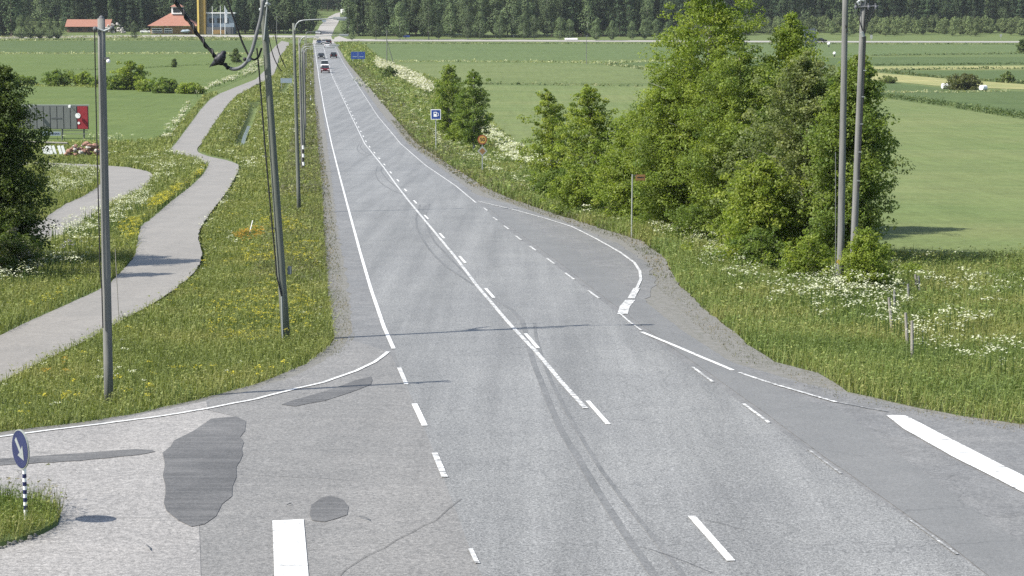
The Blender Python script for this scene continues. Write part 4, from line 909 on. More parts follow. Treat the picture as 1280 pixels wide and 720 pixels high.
# right hand pair of poles
b = G(1050, 366); b.z = float(gz(b.x, b.y)); Y = b.y; r0 = empty('utility_pole', b); tag(r0, 'front wooden pole of the pair on the right, with a low yellow tag', 'pole')
MB().tube(bent((0, 0, -.3), at(1057.5, -45, Y) - b, 8), [.118 - .0045 * k for k in range(8)], 18).build('shaft', M['wood'], r0, smooth=True)
MB().box(at(1048.5, 327, Y - .11) - b, (.11, .02, .12), Matrix.Rotation(.5, 3, 'Y')).build('tag', M['sign_yellow'], r0)
MB().tube([at(1044.5, y, Y + .02) - b for y in (366, 300, 220, 190)], .012, 6).build('down_cable', M['cable_grey'], r0)
mb = MB().box(at(1058, 33, Y - .11) - b, (.06, .04, .07)).box(at(1059, 39, Y - .11) - b, (.06, .04, .05)); mb.build('clamp', M['black'], r0)
b = G(1065.5, 346); b.z = float(gz(b.x, b.y)); Y = b.y; r0 = empty('utility_pole', b); tag(r0, 'rear wooden pole of the pair on the right, with insulators and wires at its top', 'pole')
pl = lambda x, y, dy=-.1: at(x, y, Y + dy) - b
MB().tube(bent((0, 0, -.3), at(1080, -14, Y) - b, 8), [.122 - .004 * k for k in range(8)], 18).build('shaft', M['wood'], r0, smooth=True)
MB().tube([pl(1068, 9.5), pl(1098, 7.5)], .035, 8).build('crossarm', M['steel_dark'], r0)
for x in (1070, 1086, 1095): MB().tube([pl(x, 12), pl(x, 9), pl(x, 6.5), pl(x, 4)], [.04, .065, .04, .055], 10).build('insulator', M['feather_grey'], r0)
MB().tube([pl(1074, 6), pl(1072, 3), pl(1076, 0), pl(1080, 1)], .05, 8).build('clamp', M['steel'], r0)
mb = MB(); [mb.tube(q_, .016, 6) for q_ in ([pl(1073, 10), pl(1074, 25), pl(1078, 38)], [pl(1086, 9), pl(1083, 25), pl(1080, 38)], [pl(1095, 10), pl(1086, 25), pl(1081, 42)], [pl(1084, 10), pl(1081, 20), pl(1079, 44)])]; mb.build('jumper_wire', M['black'], r0)
MB().tube([pl(1077, 40), pl(1079, 46)], [.07, .06], 8).build('cable_joint', M['steel'], r0)
MB().tube([pl(1082, 45, -.14), pl(1079, 120, -.14), pl(1075, 200, -.14), pl(1073, 240, -.14)], .022, 6).build('down_cable', M['black'], r0)
mb = MB(); [mb.box(pl(x, y, -.16), (.10, .03, .03)) for x, y in ((1081, 88), (1079, 121), (1077, 155), (1075, 190), (1073, 226))]; mb.build('cable_clip', M['steel'], r0)
# far poles
def far_pole(px, py, ty, label, strut=None, r=.14, mt='wood_green', name='utility_pole', lamp=False):
    b = G(px, py); o = empty(name, b); tag(o, label, 'pole'); t = at(px, ty, b.y) - b
    MB().tube([(0, 0, -.3), t], [r, r * .75], 8).build('shaft', M[mt], o)
    MB().tube([t + Vector((-.6, 0, -.25)), t + Vector((.6, 0, -.25))], .05, 6).build('crossarm', M['steel_dark'], o)
    if strut: MB().tube([at(strut, py - .2, b.y) - b + Vector((0, 0, -.3)), t * .72], [r * .8, r * .6], 8).build('strut', M[mt], o)
    return o
far_pole(483.5, 82, 38, 'dark pole with a slanting strut standing in the right field beside pale flowers', strut=493)
far_pole(733, 80, 44, 'thin pale pole standing in the middle of the right fields', r=.09, mt='wood')
far_pole(506.5, 49, 22, 'thin grey pole in front of the forest at the crossing road', r=.12, mt='wood')
far_pole(346, 60, 20, 'slim pole before the forest beside the winding path', r=.12, mt='wood')

# ------------------------------------------------------------------ hanging cables and the bird
def smoothpts(pts, n=8):
    P = [Vector(p) for p in pts]; out = []
    for i in range(len(P) - 1):
        p0 = P[max(0, i - 1)]; p1 = P[i]; p2 = P[i + 1]; p3 = P[min(len(P) - 1, i + 2)]
        for k in range(n):
            t = k / n; out.append(.5 * ((2 * p1) + (p2 - p0) * t + (2 * p0 - 5 * p1 + 4 * p2 - p3) * t * t + (3 * p1 - p0 - 3 * p2 + p3) * t ** 3))
    out.append(P[-1]); return out
YC = Y53 - .3
cab = smoothpts([at(x, y, YC) for x, y in ((205, -26), (219, 0), (236, 26), (254, 52), (270, 71), (282, 82), (292, 86.5), (302, 83.5), (309, 76), (315, 63), (320, 45), (326, 22), (329, 0))])
root = empty('hanging_cable', at(292, 86, YC)); tag(root, 'thick black spiral-wrapped cable sagging from the near lamp post under the bird', 'cable')
R0 = root.location
MB().tube([p - R0 for p in cab[:45]], .040, 8).build('cable_core', M['black'], root, smooth=True)
MB().tube([p - R0 for p in cab[44:]], .046, 8).build('cable_sleeve', M['cable_grey'], root, smooth=True)
sp = cab[:44]; wr = []
for i in range(len(sp) - 1):
    d = (sp[i + 1] - sp[i]).normalized(); a = Vector((0, 1, 0)); c2 = d.cross(a).normalized()
    for k in range(4):
        t = (i + k / 4) * 1.15; p = sp[i].lerp(sp[i + 1], k / 4); wr.append(p - R0 + (a * math.cos(t) + c2 * math.sin(t)) * .046)
MB().tube(wr, .026, 6).build('spiral_wrap', M['black'], root, smooth=True)
c2p = smoothpts([at(x, y, YC + .1) for x, y in ((277, -22), (284, 0), (292, 22), (301, 48), (308, 64), (313, 72), (318, 74.5), (323, 71), (325, 66), (327, 60))])
root2 = empty('hanging_cable', at(313, 72, YC)); tag(root2, 'thinner black cable looping down to the near lamp post right of the bird', 'cable')
MB().tube([p - root2.location for p in c2p], .026, 7).build('cable_core', M['black'], root2, smooth=True)
MB().box(at(311, 75, YC) - root2.location, (.13, .10, .10), Matrix.Rotation(-.4, 3, 'Y')).build('cable_clamp', M['box_grey'], root2, bevel=.02)
MB().ball(at(306, 74, YC) - root2.location, .05, n=8).build('clamp_end', M['black'], root2)
for i, q_ in enumerate((((334, 34), (337, 52), (341, 68), (346, 80), (352, 89)), ((342, 30), (345, 50), (349, 66), (354, 78), (357, 84)))):
    w_ = MB().tube(smoothpts([at(x, y, Y53 + 1) - at(336, 40, Y53 + 1) for x, y in q_]), .014, 6).build('loose_wire', M['black'], None, loc=at(336, 40, Y53 + 1)); tag(w_, ['thin dark wire hanging just right of the near lamp post', 'second thin dark wire hanging farther right of the near lamp post'][i], 'wire')
# jackdaw
bp_ = at(275, 74, YC - .02)
bird = empty('bird', bp_); bird.scale = (1.12, 1.35, 1.36); tag(bird, 'dark jackdaw perched on the sagging black cable, facing right', 'bird')
body = bpy.data.meshes.new('body')
bm = bmesh.new()
sk = [(-.20, 0, -.115, .022), (-.12, 0, -.07, .045), (-.04, 0, -.02, .078), (.03, 0, .03, .088), (.075, 0, .075, .062), (.092, 0, .112, .052), (.118, 0, .118, .035), (.15, 0, .112, .010)]
n = 14; rings = []
for i, (x, y, z, r_) in enumerate(sk):
    a = Vector(sk[max(0, i - 1)][:3]); c = Vector(sk[min(len(sk) - 1, i + 1)][:3]); d = (c - a).normalized(); s1 = Vector((0, 1, 0)); s2 = d.cross(s1)
    rings.append([bm.verts.new(Vector((x, y, z)) + (s1 * math.cos(2 * math.pi * k / n) * (.9) + s2 * math.sin(2 * math.pi * k / n)) * r_ * (1.22 if 0 < i < 7 else 1)) for k in range(n)])
for A, B in zip(rings[:-1], rings[1:]):
    for k in range(n): bm.faces.new((A[k], A[(k + 1) % n], B[(k + 1) % n], B[k]))
bm.faces.new(rings[0]); bm.faces.new(rings[-1][::-1]); bmesh.ops.recalc_face_normals(bm, faces=bm.faces)
# feet
bm.to_mesh(body); bm.free(); body.materials.append(M['feather']); body.polygons.foreach_set('use_smooth', [True] * len(body.polygons))
bo = bpy.data.objects.new('body', body); COL.objects.link(bo); bo.parent = bird
MB().prism([(-.25, -.155), (-.12, -.095), (-.10, -.06), (-.13, -.05), (-.22, -.11)], -.022, .022).build('tail', M['feather'], bird, smooth=False)
MB().ball((-.03, .055, -.005), .085, sx=1.25, sy=.3, sz=.62).ball((-.03, -.055, -.005), .085, sx=1.25, sy=.3, sz=.62).build('wing', M['feather'], bird, smooth=True)
MB().ball((.078, 0, .105), .047, sx=.9, sy=1.02, sz=.95).build('nape', M['feather_grey'], bird, smooth=True)
mb = MB().tube([(.01, .025, -.03), (.0, .025, -.10)], .008, 5).tube([(.01, -.025, -.03), (.0, -.025, -.10)], .008, 5).tube([(-.03, .02, -.10), (.045, .02, -.105)], .008, 5).tube([(-.03, -.02, -.10), (.045, -.02, -.105)], .008, 5); mb.build('feet', M['beak'], bird)

# ------------------------------------------------------------------ signs
def disc(mb, c, r, th, n=32):
    return mb.tube([Vector(c) + Vector((0, th / 2, 0)), Vector(c) - Vector((0, th / 2, 0))], r, n)
# keep-right sign on the traffic island
b = G(32.5, 657); b.z = float(zr(b.y)) + .12; Y = b.y
sg = empty('arrow_sign', b, rad(-53)); tag(sg, 'round blue keep-right sign on a blue and white striped post on the traffic island', 'road sign')
hc = at(28.5, 561, Y).z - b.z
MB().tube([(0, 0, -.2), (0, 0, hc)], .028, 14).build('post', M['white'], sg)
z = .12
k = 0
while z < hc - .36:
    MB().tube([(0, 0, z), (0, 0, z + .062)], .0305, 14).build('post_band', M['sign_navy'], sg); z += .122; k += 1
    if k > 12: break
pm = disc(MB(), (0, -.045, hc), .30, .02, 40).build('sign_plate', M['sign_back'], sg)
disc(MB(), (0, -.058, hc), .285, .008, 40).build('sign_face', M['sign_navy'], pm)
A = Matrix.Rotation(rad(45), 3, 'Y')
ar = MB(); S2 = lambda x, z_: (A @ Vector((x, 0, z_)))
def arrowpoly(pts, y0, y1): 
    q = [A @ Vector((x, 0, z_)) for x, z_ in pts]; return [(p.x, p.z + hc) for p in q]
ar.prism(arrowpoly([(-.20, -.035), (.09, -.035), (.09, .035), (-.20, .035)], 0, 0), -.067, -.063)
ar.prism(arrowpoly([(.21, 0), (.02, .125), (.03, .045), (.095, .036), (.095, -.036), (.03, -.045), (.02, -.125)], 0, 0), -.0672, -.0631)
ar.build('arrow', M['steel'], pm)
# blue service sign
b = G(545, 190); b.z = float(gz(b.x, b.y)); Y = b.y; o = empty('service_sign', b); tag(o, 'square blue service sign with a white fuel pump symbol beside the right verge', 'road sign')
hc = at(545, 143, Y).z - b.z; sz_ = 12.6 / F * Y
MB().tube([(0, 0, -.2), (0, 0, hc)], .045, 10).build('post', M['steel'], o)
pl_ = MB().box((0, -.07, hc), (sz_, .03, sz_)).build('sign_plate', M['white'], o)
MB().box((0, -.09, hc), (sz_ * .87, .008, sz_ * .87)).build('sign_face', M['sign_blue'], pl_)
s = sz_ * .5
mb = MB().box((-.12 * s, -.098, hc + .02 * s), (.62 * s, .006, .95 * s)); mb.tube([(.22 * s, -.098, hc + .32 * s), (.50 * s, -.098, hc + .22 * s), (.56 * s, -.098, hc - .22 * s), (.34 * s, -.098, hc - .32 * s)], .05 * s, 6); mb.build('pump_symbol', M['white'], pl_)
MB().box((-.12 * s, -.103, hc + .24 * s), (.36 * s, .004, .26 * s)).build('symbol_window', M['sign_blue'], pl_)
# speed sign and priority road sign
b = G(603, 218); b.z = float(gz(b.x, b.y)); Y = b.y; o = empty('speed_limit_sign', b); tag(o, 'round red and yellow speed limit sign above a yellow priority diamond on one post', 'road sign')
MB().tube([(0, 0, -.2), (0, 0, at(603, 170, Y).z - b.z)], .035, 10).build('post', M['steel'], o)
h1 = at(603, 174.5, Y).z - b.z; h2 = at(603, 188.8, Y).z - b.z
p1 = disc(MB(), (0, -.06, h1), .335, .02).build('round_plate', M['sign_red'], o); disc(MB(), (0, -.074, h1), .255, .008).build('sign_face', M['sign_yellow'], p1)
text_mesh('numerals', '50', .36, M['black'], p1, Matrix.Translation((0, -.082, h1)) @ Matrix.Rotation(rad(90), 4, 'X'))
R45 = Matrix.Rotation(rad(45), 3, 'Y')
p2 = MB().box((0, -.06, h2), (.52, .02, .52), R45).build('diamond_plate', M['sign_back'], o); MB().box((0, -.074, h2), (.33, .008, .33), R45).build('sign_face', M['orange_dull'], p2)
# road name sign at the lay-by
b = G(789.5, 296); b.z = float(gz(b.x, b.y)); Y = b.y; o = empty('road_name_sign', b); tag(o, 'small dull orange name plate on a tall thin pale pole at the lay-by', 'road sign')
MB().tube([(0, 0, -.2), at(790.5, 218, Y) - b], .032, 10).build('post', M['sign_back'], o)
c = at(800.5, 222, Y) - b
p1 = MB().box(c, (.42, .02, .26)).build('sign_plate', M['orange_dull'], o); MB().box(c + Vector((0, -.014, 0)), (.36, .008, .20)).build('sign_face', M['orange_dull'], p1)
MB().box(c + Vector((0, -.021, .01)), (.27, .004, .045)).build('lettering', M['black'], p1)
MB().box(at(794, 219, Y) - b, (.12, .03, .03)).build('bracket', M['steel_dark'], o)
# large blue direction sign far down the road
b = G(447, 79); Y = b.y; o = empty('direction_sign', b); tag(o, 'wide blue direction sign far along the right side of the road', 'road sign')
c = at(447.5, 69.2, Y) - b; W2 = 17.5 / F * Y; H2 = 9 / F * Y
p1 = MB().box(c, (W2, .08, H2)).build('sign_plate', M['sign_blue'], o)
mb = MB(); [mb.box(c + Vector((x * W2, -.05, z * H2)), (.30 * W2, .01, .10 * H2)) for x in (-.23, .25) for z in (-.18,)]; mb.box(c + Vector((0, -.05, .05)), (.03 * W2, .01, .8 * H2)); mb.build('lettering', M['wall_blue'], p1)
for x in (-.36, .36): MB().tube([c + Vector((x * W2, .1, -c.z - .3)), c + Vector((x * W2, .1, 0))], .08, 8).build('leg', M['steel'], o)
# small signs beside the far junction
for i, (x, y, w_, h_, lb) in enumerate([(1089, 52.5, 3, 8, 'pale upright marker panel beside the far road right of the poles'), (1251, 49, 3, 5.5, 'small bluish panel beside the far road near the right edge'), (508, 49, 8, 4, 'small blue sign at the junction before the forest'), (405, 33, 5, 4.5, 'small grey sign beside the climbing road')]):
    b = G(x, y); o = empty('roadside_panel', b); tag(o, lb, 'sign'); hh = h_ / F * b.y
    if i == 3: b = at(405, 15, 1000); o.location = (b.x, b.y, float(zr(b.y)))
    MB().tube([(0, .05, -.2), (0, .05, hh)], .06, 6).build('post', M['steel'], o)
    MB().box((0, 0, hh * .72 + .2), (w_ / F * b.y, .06, hh * .62)).build('panel', M['sign_blue' if i == 2 else ('sign_back' if i < 2 else 'wall_blue')], o)
# blue information board behind the lamp posts
b = G(358, 109); o = empty('information_board', b); tag(o, 'low grey-blue information board on two legs behind the lamp posts', 'sign'); Y = b.y
mb = MB().box((.0, 0, 1.25), (2.2, .06, .9)); mb.build('panel', M['wall_blue'], o)
for x in (-.9, .9): MB().tube([(x, .05, -.2), (x, .05, 1.6)], .05, 6).build('leg', M['steel'], o)

# ------------------------------------------------------------------ fence posts in the white flowers
for i, (x0, y0, x1, y1, lb, mt) in enumerate([(1141, 444, 1140, 401, 'palest upright fence post standing nearest in the white flowers', 'wood_light'), (1136, 432, 1132, 391, 'leaning grey fence post right behind the palest one', 'wood_light'), (1117, 408, 1111, 372, 'leaning grey fence post left of the nearest pair', 'wood_light'),
        (1118, 388, 1118, 363, 'short dark fence post behind the leaning grey one', 'wood'), (1137, 376, 1135, 355, 'short grey fence post in the middle of the row', 'wood'), (1149, 362, 1144, 343, 'slanting fence post at the far end in the shade', 'wood_light'), (1152, 364, 1148, 345, 'second slanting fence post at the far end in the shade', 'wood')]):
    b = G(x0, y0 + 4); b.z = float(gz(b.x, b.y)); t = at(x1, y1, b.y) - b
    p = MB().tube(bent((0, 0, -.25), t, 4), [.045, .043, .04, .034], 8).build('fence_post', M[mt], None, loc=b); tag(p, lb, 'fence post', 'old wooden fence posts among the white flowers')

# ------------------------------------------------------------------ traffic island
isl = [(-120, 636), (-40, 628), (10, 626), (45, 629), (66, 637), (76, 647), (72, 658), (55, 668), (30, 678), (0, 685), (-40, 688), (-120, 690)]
iw = wpoly(isl)
def raised(name, poly, h, m, inset=0):
    bm = bmesh.new(); n = len(poly); vs = [bm.verts.new((x, y, float(zr(y)) + .01)) for x, y in poly]; c = np.mean(np.array(poly), 0)
    tp_ = [bm.verts.new((c[0] + (x - c[0]) * .97, c[1] + (y - c[1]) * .97, float(zr(y)) + h)) for x, y in poly]
    for i in range(n): bm.faces.new((vs[i], vs[(i + 1) % n], tp_[(i + 1) % n], tp_[i]))
    bm.faces.new(tp_); bmesh.ops.recalc_face_normals(bm, faces=bm.faces); bmesh.ops.triangulate(bm, faces=bm.faces[:])
    me = bpy.data.meshes.new(name); bm.to_mesh(me); bm.free(); me.materials.append(m); o = bpy.data.objects.new(name, me); COL.objects.link(o); return tag(o, kind='structure')
raised('traffic_island', iw, .07, M['ground'])
P = points([iw], 1100, 131); Vb, Fb, Cb = blades(P, .24, .012, [(.08, .115, .028), (.12, .165, .036), (.16, .195, .045), (.20, .205, .07)], 131, zoff=.11, lean=.4)
stuff('island_grass', [(Vb, Fb, Cb)] + [blades(points([ribbon(iw[:len(iw) // 2], .25)], 300, 133), .4, .01, GD, 133, zoff=.05)], M['grass'], 'thick clump of long grass covering the traffic island', 'grass')
rs = random.Random(9)
iwl = [p for p in iw]
def rock(mb, c, r_, rr):
    v0 = len(mb.v); mb.ball(c, r_, rr.uniform(.8, 1.5), rr.uniform(.7, 1.2), rr.uniform(.5, .8), 7, 5)
    for i in range(v0, len(mb.v)): x, y, z_ = mb.v[i]; mb.v[i] = (x + rr.gauss(0, r_ * .12), y + rr.gauss(0, r_ * .12), z_ + rr.gauss(0, r_ * .12))
    return mb
for i in range(11):
    px = -18 + i * 6.2; py = 686.5 - max(0, (px - 0)) * .33 + rs.uniform(-.7, .7)
    g = G(px, py); r_ = rs.uniform(.03, .055)
    o = rock(MB(), (0, 0, 0), r_, rs).build('edge_stone', M['gravel'], None, loc=(g.x, g.y, float(zr(g.y)) + r_ * .4)); tag(o, 'small pale stone in the row edging the traffic island grass', 'stone', 'stones edging the traffic island')
# twigs and grit on the asphalt
for i, (x0, y0, x1, y1, lb) in enumerate([(449, 649, 463, 653, 'short dark twig lying on the asphalt right of the oval patch'), (359, 634, 364, 632, 'tiny twig on the asphalt above the white stop bar'), (183, 684, 188, 690, 'little brown weed tuft on the asphalt below the big dark patch')]):
    a = G(x0, y0); b = G(x1, y1); o = MB().tube([(0, 0, 0), (b - a) * .5 + Vector((.01, .01, .01)), b - a], .008, 5).build('twig', M['steel_dark'], None, loc=a + Vector((0, 0, .035))); tag(o, lb, 'twig')

# ------------------------------------------------------------------ billboard and things at the left
b = G(66, 173); Y = b.y; o = empty('billboard', b); tag(o, 'large weathered grey wooden billboard with a dark red end panel and two lamps on top', 'billboard')
bl = lambda x, y, dy=0: at(x, y, Y + dy) - b
def quadbox(mb, x0, y0, x1, y1, th, dy=0):
    a = bl(x0, y0, dy); c = bl(x1, y1, dy); return mb.box((a + c) / 2, (abs(c.x - a.x), th, abs(c.z - a.z)))
quadbox(MB(), 20, 132, 111, 161.5, .12).build('backing_frame', M['steel_dark'], o)
for i in range(9):
    x0 = 21 + i * 8.4; quadbox(MB(), x0, 132.8, min(x0 + 8.2, 96), 161, .06, -.1).build('board_panel', M['board_grey'], o)
rp = quadbox(MB(), 96.6, 132.8, 110, 161, .07, -.1).build('red_panel', M['board_red'], o)
disc(MB(), bl(97.3, 144.5, -.16), .28, .02).build('emblem', M['white'], rp); disc(MB(), bl(98.4, 153.8, -.16), .13, .02).build('emblem', M['white'], rp)
quadbox(MB(), 64, 147, 77, 148.4, .02, -.15).build('lettering', M['steel_dark'], o)
quadbox(MB(), 20, 130.8, 112, 131.8, .15).build('top_rail', M['steel'], o); quadbox(MB(), 20, 163, 110, 163.8, .05).build('lower_rail', M['wood'], o); quadbox(MB(), 20, 167, 110, 167.7, .05).build('lower_rail', M['wood'], o)
for x in (30, 52, 78, 105): MB().tube([bl(x, 174.5, .15), bl(x, 132, .15)], .09, 8).build('leg', M['wood_green'], o)
for x in (38, 87):
    f = MB().box(bl(x, 133, -.75), (.26, .22, .30)).build('floodlight', M['white'], o, bevel=.03); MB().tube([bl(x, 131, 0), bl(x, 131.8, -.7)], .03, 6).build('lamp_arm', M['steel_dark'], f)
Yb = Y - 4
b = G(65, 176); o = empty('name_board', b); tag(o, 'small pale blue board with dark lettering on two posts before the billboard', 'sign'); bl2 = lambda x, y, dy=0: at(x, y, b.y + dy) - b
a = bl2(53, 164.5); c = bl2(76, 169.5); MB().box((a + c) / 2, (c.x - a.x, .06, a.z - c.z)).build('panel', M['wall_blue'], o)
mb = MB(); [mb.box(bl2(55.5 + k * 2.2, 167, -.05), (.10, .01, .12)) for k in range(9)]; mb.build('lettering', M['sign_navy'], o)
for x in (51, 77.5): MB().tube([bl2(x, 177, .05), bl2(x, 163, .05)], .06, 8).build('leg', M['wood_green'], o)
b = G(52, 181); o = empty('barrier_rail', b); tag(o, 'pale low wooden barrier rail on short posts under the billboard', 'barrier')
a = at(18, 177, b.y) - b; c = at(85, 179, b.y) - b; MB().tube([a, c], .10, 8).build('rail', M['wood_light'], o)
for k in range(4): q_ = a.lerp(c, k / 3); MB().tube([(q_.x, q_.y, -.2), q_], .06, 6).build('post', M['wood'], o)
# white boards leaning in a row
for i, x in enumerate((55, 59, 63, 67.5, 74.5, 79)):
    b = G(x + 2, 193); o = empty('white_board', b); tag(o, ['leftmost white slanting board in the row under the billboard', 'second white slanting board from the left', 'third white slanting board from the left', 'fourth white slanting board, last of the close set', 'fifth white board, just right of the gap', 'rightmost white slanting board beside the rubble pile'][i], 'board', 'white boards leaning in a row under the billboard')
    t = at(x - 1.5, 182 + (i == 0) * 2, b.y) - b; MB().box((t) / 2, (.24, .06, t.length), Matrix.Rotation(math.atan2(t.x, t.z), 3, 'Y')).build('plank', M['white'], o)
    MB().tube([(.02, .35, -.05), (t.x * .8, .03, t.z * .8)], .02, 6).build('prop', M['steel_dark'], o)
# rubble pile
b = G(106, 196); o = empty('rubble_pile', b); tag(o, 'heap of reddish broken stones and roots beside the white boards', 'rubble'); rs = random.Random(4)
for k in range(60):
    t = rs.uniform(-1, 1); hgt = max(.1, 1.1 * (1 - t * t)) * rs.uniform(.0, 1)
    rock(MB(), (t * 1.7, rs.uniform(-.5, .5) * (1.2 - hgt), hgt + .15), rs.uniform(.12, .26), rs).build('rock', M['rubble'] if rs.random() < .8 else M['stone'], o)

# ------------------------------------------------------------------ vehicles
def car_proto(paint, label, L=4.4, Wd=1.8, H=1.46, wagon=False, name='car'):
    o = empty(name, (0, 0, 0))
    prof = [(-L / 2, .32), (-L / 2, .72), (-L / 2 + .1, .86), (-L / 2 + 1.05, .95), (L / 2 - .75, .98), (L / 2 - .05, .92), (L / 2, .6), (L / 2, .32)]
    def side(mb, pf, w0):
        n = len(pf); vs = [(-w0, x, z) for x, z in pf] + [(w0, x, z) for x, z in pf]
        return mb.add(vs, [tuple(range(n)), tuple(range(2 * n - 1, n - 1, -1))] + [((i + 1) % n, i, n + i, n + (i + 1) % n) for i in range(n)])
    side(MB(), prof, Wd / 2).build('body', M[paint], o, bevel=.05)
    rx1 = L / 2 - (.25 if wagon else .9)
    gh = [(-L / 2 + 1.0, .93), (-L / 2 + 1.75, H - .06), (rx1 - .3, H - .05), (rx1 + .1, .96)]
    n = len(gh); vs = []
    for sx in (-1, 1):
        for x, z in gh: vs.append((sx * (Wd / 2 - (.06 if z < 1 else .2)), x, z))
    cab_ = MB().add(vs, [(0, 1, 2, 3), (7, 6, 5, 4), (0, 4, 5, 1), (1, 5, 6, 2), (2, 6, 7, 3), (3, 7, 4, 0)]); cab_.build('windows', M['glass'], o)
    MB().box((0, (gh[1][0] + gh[2][0]) / 2, H - .03), (Wd - .38, gh[2][0] - gh[1][0] + .1, .06)).build('roof', M[paint], o, bevel=.02)
    for sx in (-1, 1):
        for y in (-L / 2 + .85, L / 2 - .85):
            wh = MB().tube([(sx * (Wd / 2 - .2), y, .31), (sx * (Wd / 2 + .01), y, .31)], .31, 18).build('wheel', M['tyre'], o)
            MB().tube([(sx * (Wd / 2), y, .31), (sx * (Wd / 2 + .02), y, .31)], .19, 14).build('rim', M['steel'], wh)
        MB().box((sx * (Wd / 2 - .25), -L / 2 - .01, .68), (.34, .05, .16)).build('headlight', M['lamp_glass'], o)
        MB().box((sx * (Wd / 2 - .22), L / 2 + .01, .78), (.26, .05, .18)).build('tail_light', M['tail'], o)
        MB().box((sx * (Wd / 2 + .07), -L / 2 + 1.45, .98), (.16, .10, .12)).build('mirror', M['black'], o)
    MB().box((0, -L / 2 - .015, .48), (1.0, .05, .16)).build('grille', M['black'], o)
    tag(o, label, 'car'); return o
def place(o, px, py, rz, z=0.0):
    o.scale = (1.12, 1.0, 1.12)
    g = G(px, py); o.location = (g.x, g.y, g.z + .02 + z); o.rotation_euler = (0, 0, rz); return o
RZ = math.atan(.0985)
place(car_proto('car_white', 'white van-like car close behind the dark red one', wagon=True, H=1.75), 406, 85.5, RZ)
place(car_proto('car_red', 'dark red car with a pale windscreen edge coming towards the camera in the left lane', H=1.55, wagon=True), 406.5, 91, RZ)
place(car_proto('car_black', 'black car coming towards the camera behind the red one'), 401.5, 73.5, RZ)
place(car_proto('car_black', 'black car driving away in the right lane', wagon=True, H=1.5), 417, 72.5, RZ + math.pi)
place(car_proto('car_white', 'white car nearest of the queue at the far junction'), 409, 59.5, RZ + math.pi)
place(car_proto('car_blue', 'dark car in the left lane at the far junction'), 399, 55.5, RZ)
place(car_proto('car_silver', 'silver car at the far junction beside the dark one', wagon=True), 405.5, 55, RZ)
place(car_proto('car_black', 'dark car at the far junction in the right lane'), 411, 55, RZ + math.pi)
place(car_proto('car_silver', 'small silver car starting up the far hill'), 398, 43, RZ - .1)
place(car_proto('car_white', 'white car parked beside the service station'), 182, 41.5, rad(90), 0)
place(car_proto('car_black', 'black car on the crossing road right of the dark leaning panel'), 1026, 53, rad(90), 0)
# white lorry on the hill
b = at(432.5, 15, 1120); b.z = float(zr(b.y)); o = empty('lorry', b, rad(80)); tag(o, 'small white lorry turning off at the top of the climbing road', 'lorry')
MB().box((0, .6, 1.9), (2.3, 4.2, 2.2)).build('cargo_box', M['car_white'], o, bevel=.05); MB().box((0, -2.3, 1.3), (2.1, 1.5, 1.7)).build('cab', M['car_white'], o, bevel=.15); MB().box((0, -3.06, 1.6), (1.8, .05, .6)).build('windscreen', M['glass'], o)
for sx in (-1, 1):
    for y in (-2.2, 1.6): MB().tube([(sx * .85, y, .45), (sx * 1.15, y, .45)], .45, 14).build('wheel', M['tyre'], o)

# ------------------------------------------------------------------ far buildings on the left
def hip(mb, x0, x1, y0, y1, z0, z1, rx0, rx1):
    ym = (y0 + y1) / 2; return mb.add([(x0, y0, z0), (x1, y0, z0), (x1, y1, z0), (x0, y1, z0), (rx0, ym, z1), (rx1, ym, z1)], [(0, 1, 5, 4), (1, 2, 5), (2, 3, 4, 5), (3, 0, 4), (3, 2, 1, 0)])
def PXm(Y): return Y / F
b = G(217, 42.5); Y = b.y; k = Y / F; o = empty('service_station', b); tag(o, 'service station with a terracotta pyramid roof and white framed lantern on top', 'building')
MB().box((0, 5, 4.6 * k), (56 * k, 12, 9.2 * k)).build('wall', M['wall_ochre'], o)
rf = hip(MB(), -31 * k, 31 * k, -3, 13, 10 * k, 26 * k, -5 * k, 5 * k).build('roof', M['roof_red'], o)
ln = MB().box((3 * k, 5, 29 * k), (13 * k, 4, 9 * k)).build('lantern', M['white'], o)
MB().box((3 * k, 2.95, 29.5 * k), (9 * k, .15, 6 * k)).build('pane', M['glass'], ln); hip(MB(), -5 * k, 11 * k, 2.4, 7.6, 33.6 * k, 38 * k, 2 * k, 4 * k).build('lantern_roof', M['roof_red'], ln)
for x, w_ in ((-20, 13), (-6, 10)):
    f = MB().box((x * k, -1.05, 4.2 * k), (w_ * k, .1, 6 * k)).build('window_frame', M['white'], o); MB().box((x * k, -1.12, 5.4 * k), (w_ * k * .92, .06, 1.8 * k)).build('pane', M['glass'], f); MB().box((x * k, -1.12, 2.6 * k), (w_ * k * .92, .06, 1.8 * k)).build('pane', M['glass'], f)
MB().box((21 * k, -1.05, 3.6 * k), (5 * k, .1, 6 * k)).build('door', M['wall_brown'], o)
b = G(232, 42.8); o = rock(MB(), (0, 0, 1.2), 1.5, random.Random(2)).build('wrapped_bale', M['wall_blue'], None, loc=b); tag(o, 'pale rounded tank standing before the service station wall', 'tank')
b = G(110, 40.5); Y = b.y; k = Y / F; o = empty('long_building', b); tag(o, 'long low building with an orange-red roof and brown walls at the forest edge', 'building')
MB().box((0, 4, 3.3 * k), (52 * k, 8, 6.6 * k)).build('wall', M['wall_brown'], o)
rf = MB(); L2 = 28 * k; rf.add([(-L2, -1, 7 * k), (L2, -1, 7 * k), (L2, 4, 16 * k), (-L2, 4, 16 * k), (-L2, 9, 7 * k), (L2, 9, 7 * k)], [(0, 1, 2, 3), (3, 2, 5, 4), (0, 3, 4), (1, 5, 2), (0, 4, 5, 1)]); rf.build('roof', M['roof_red'], o)
for x in (-20, -10, 2, 13): MB().box((x * k, -.06, 3.3 * k), (5 * k, .12, 2.6 * k)).build('window', M['glass'], o)
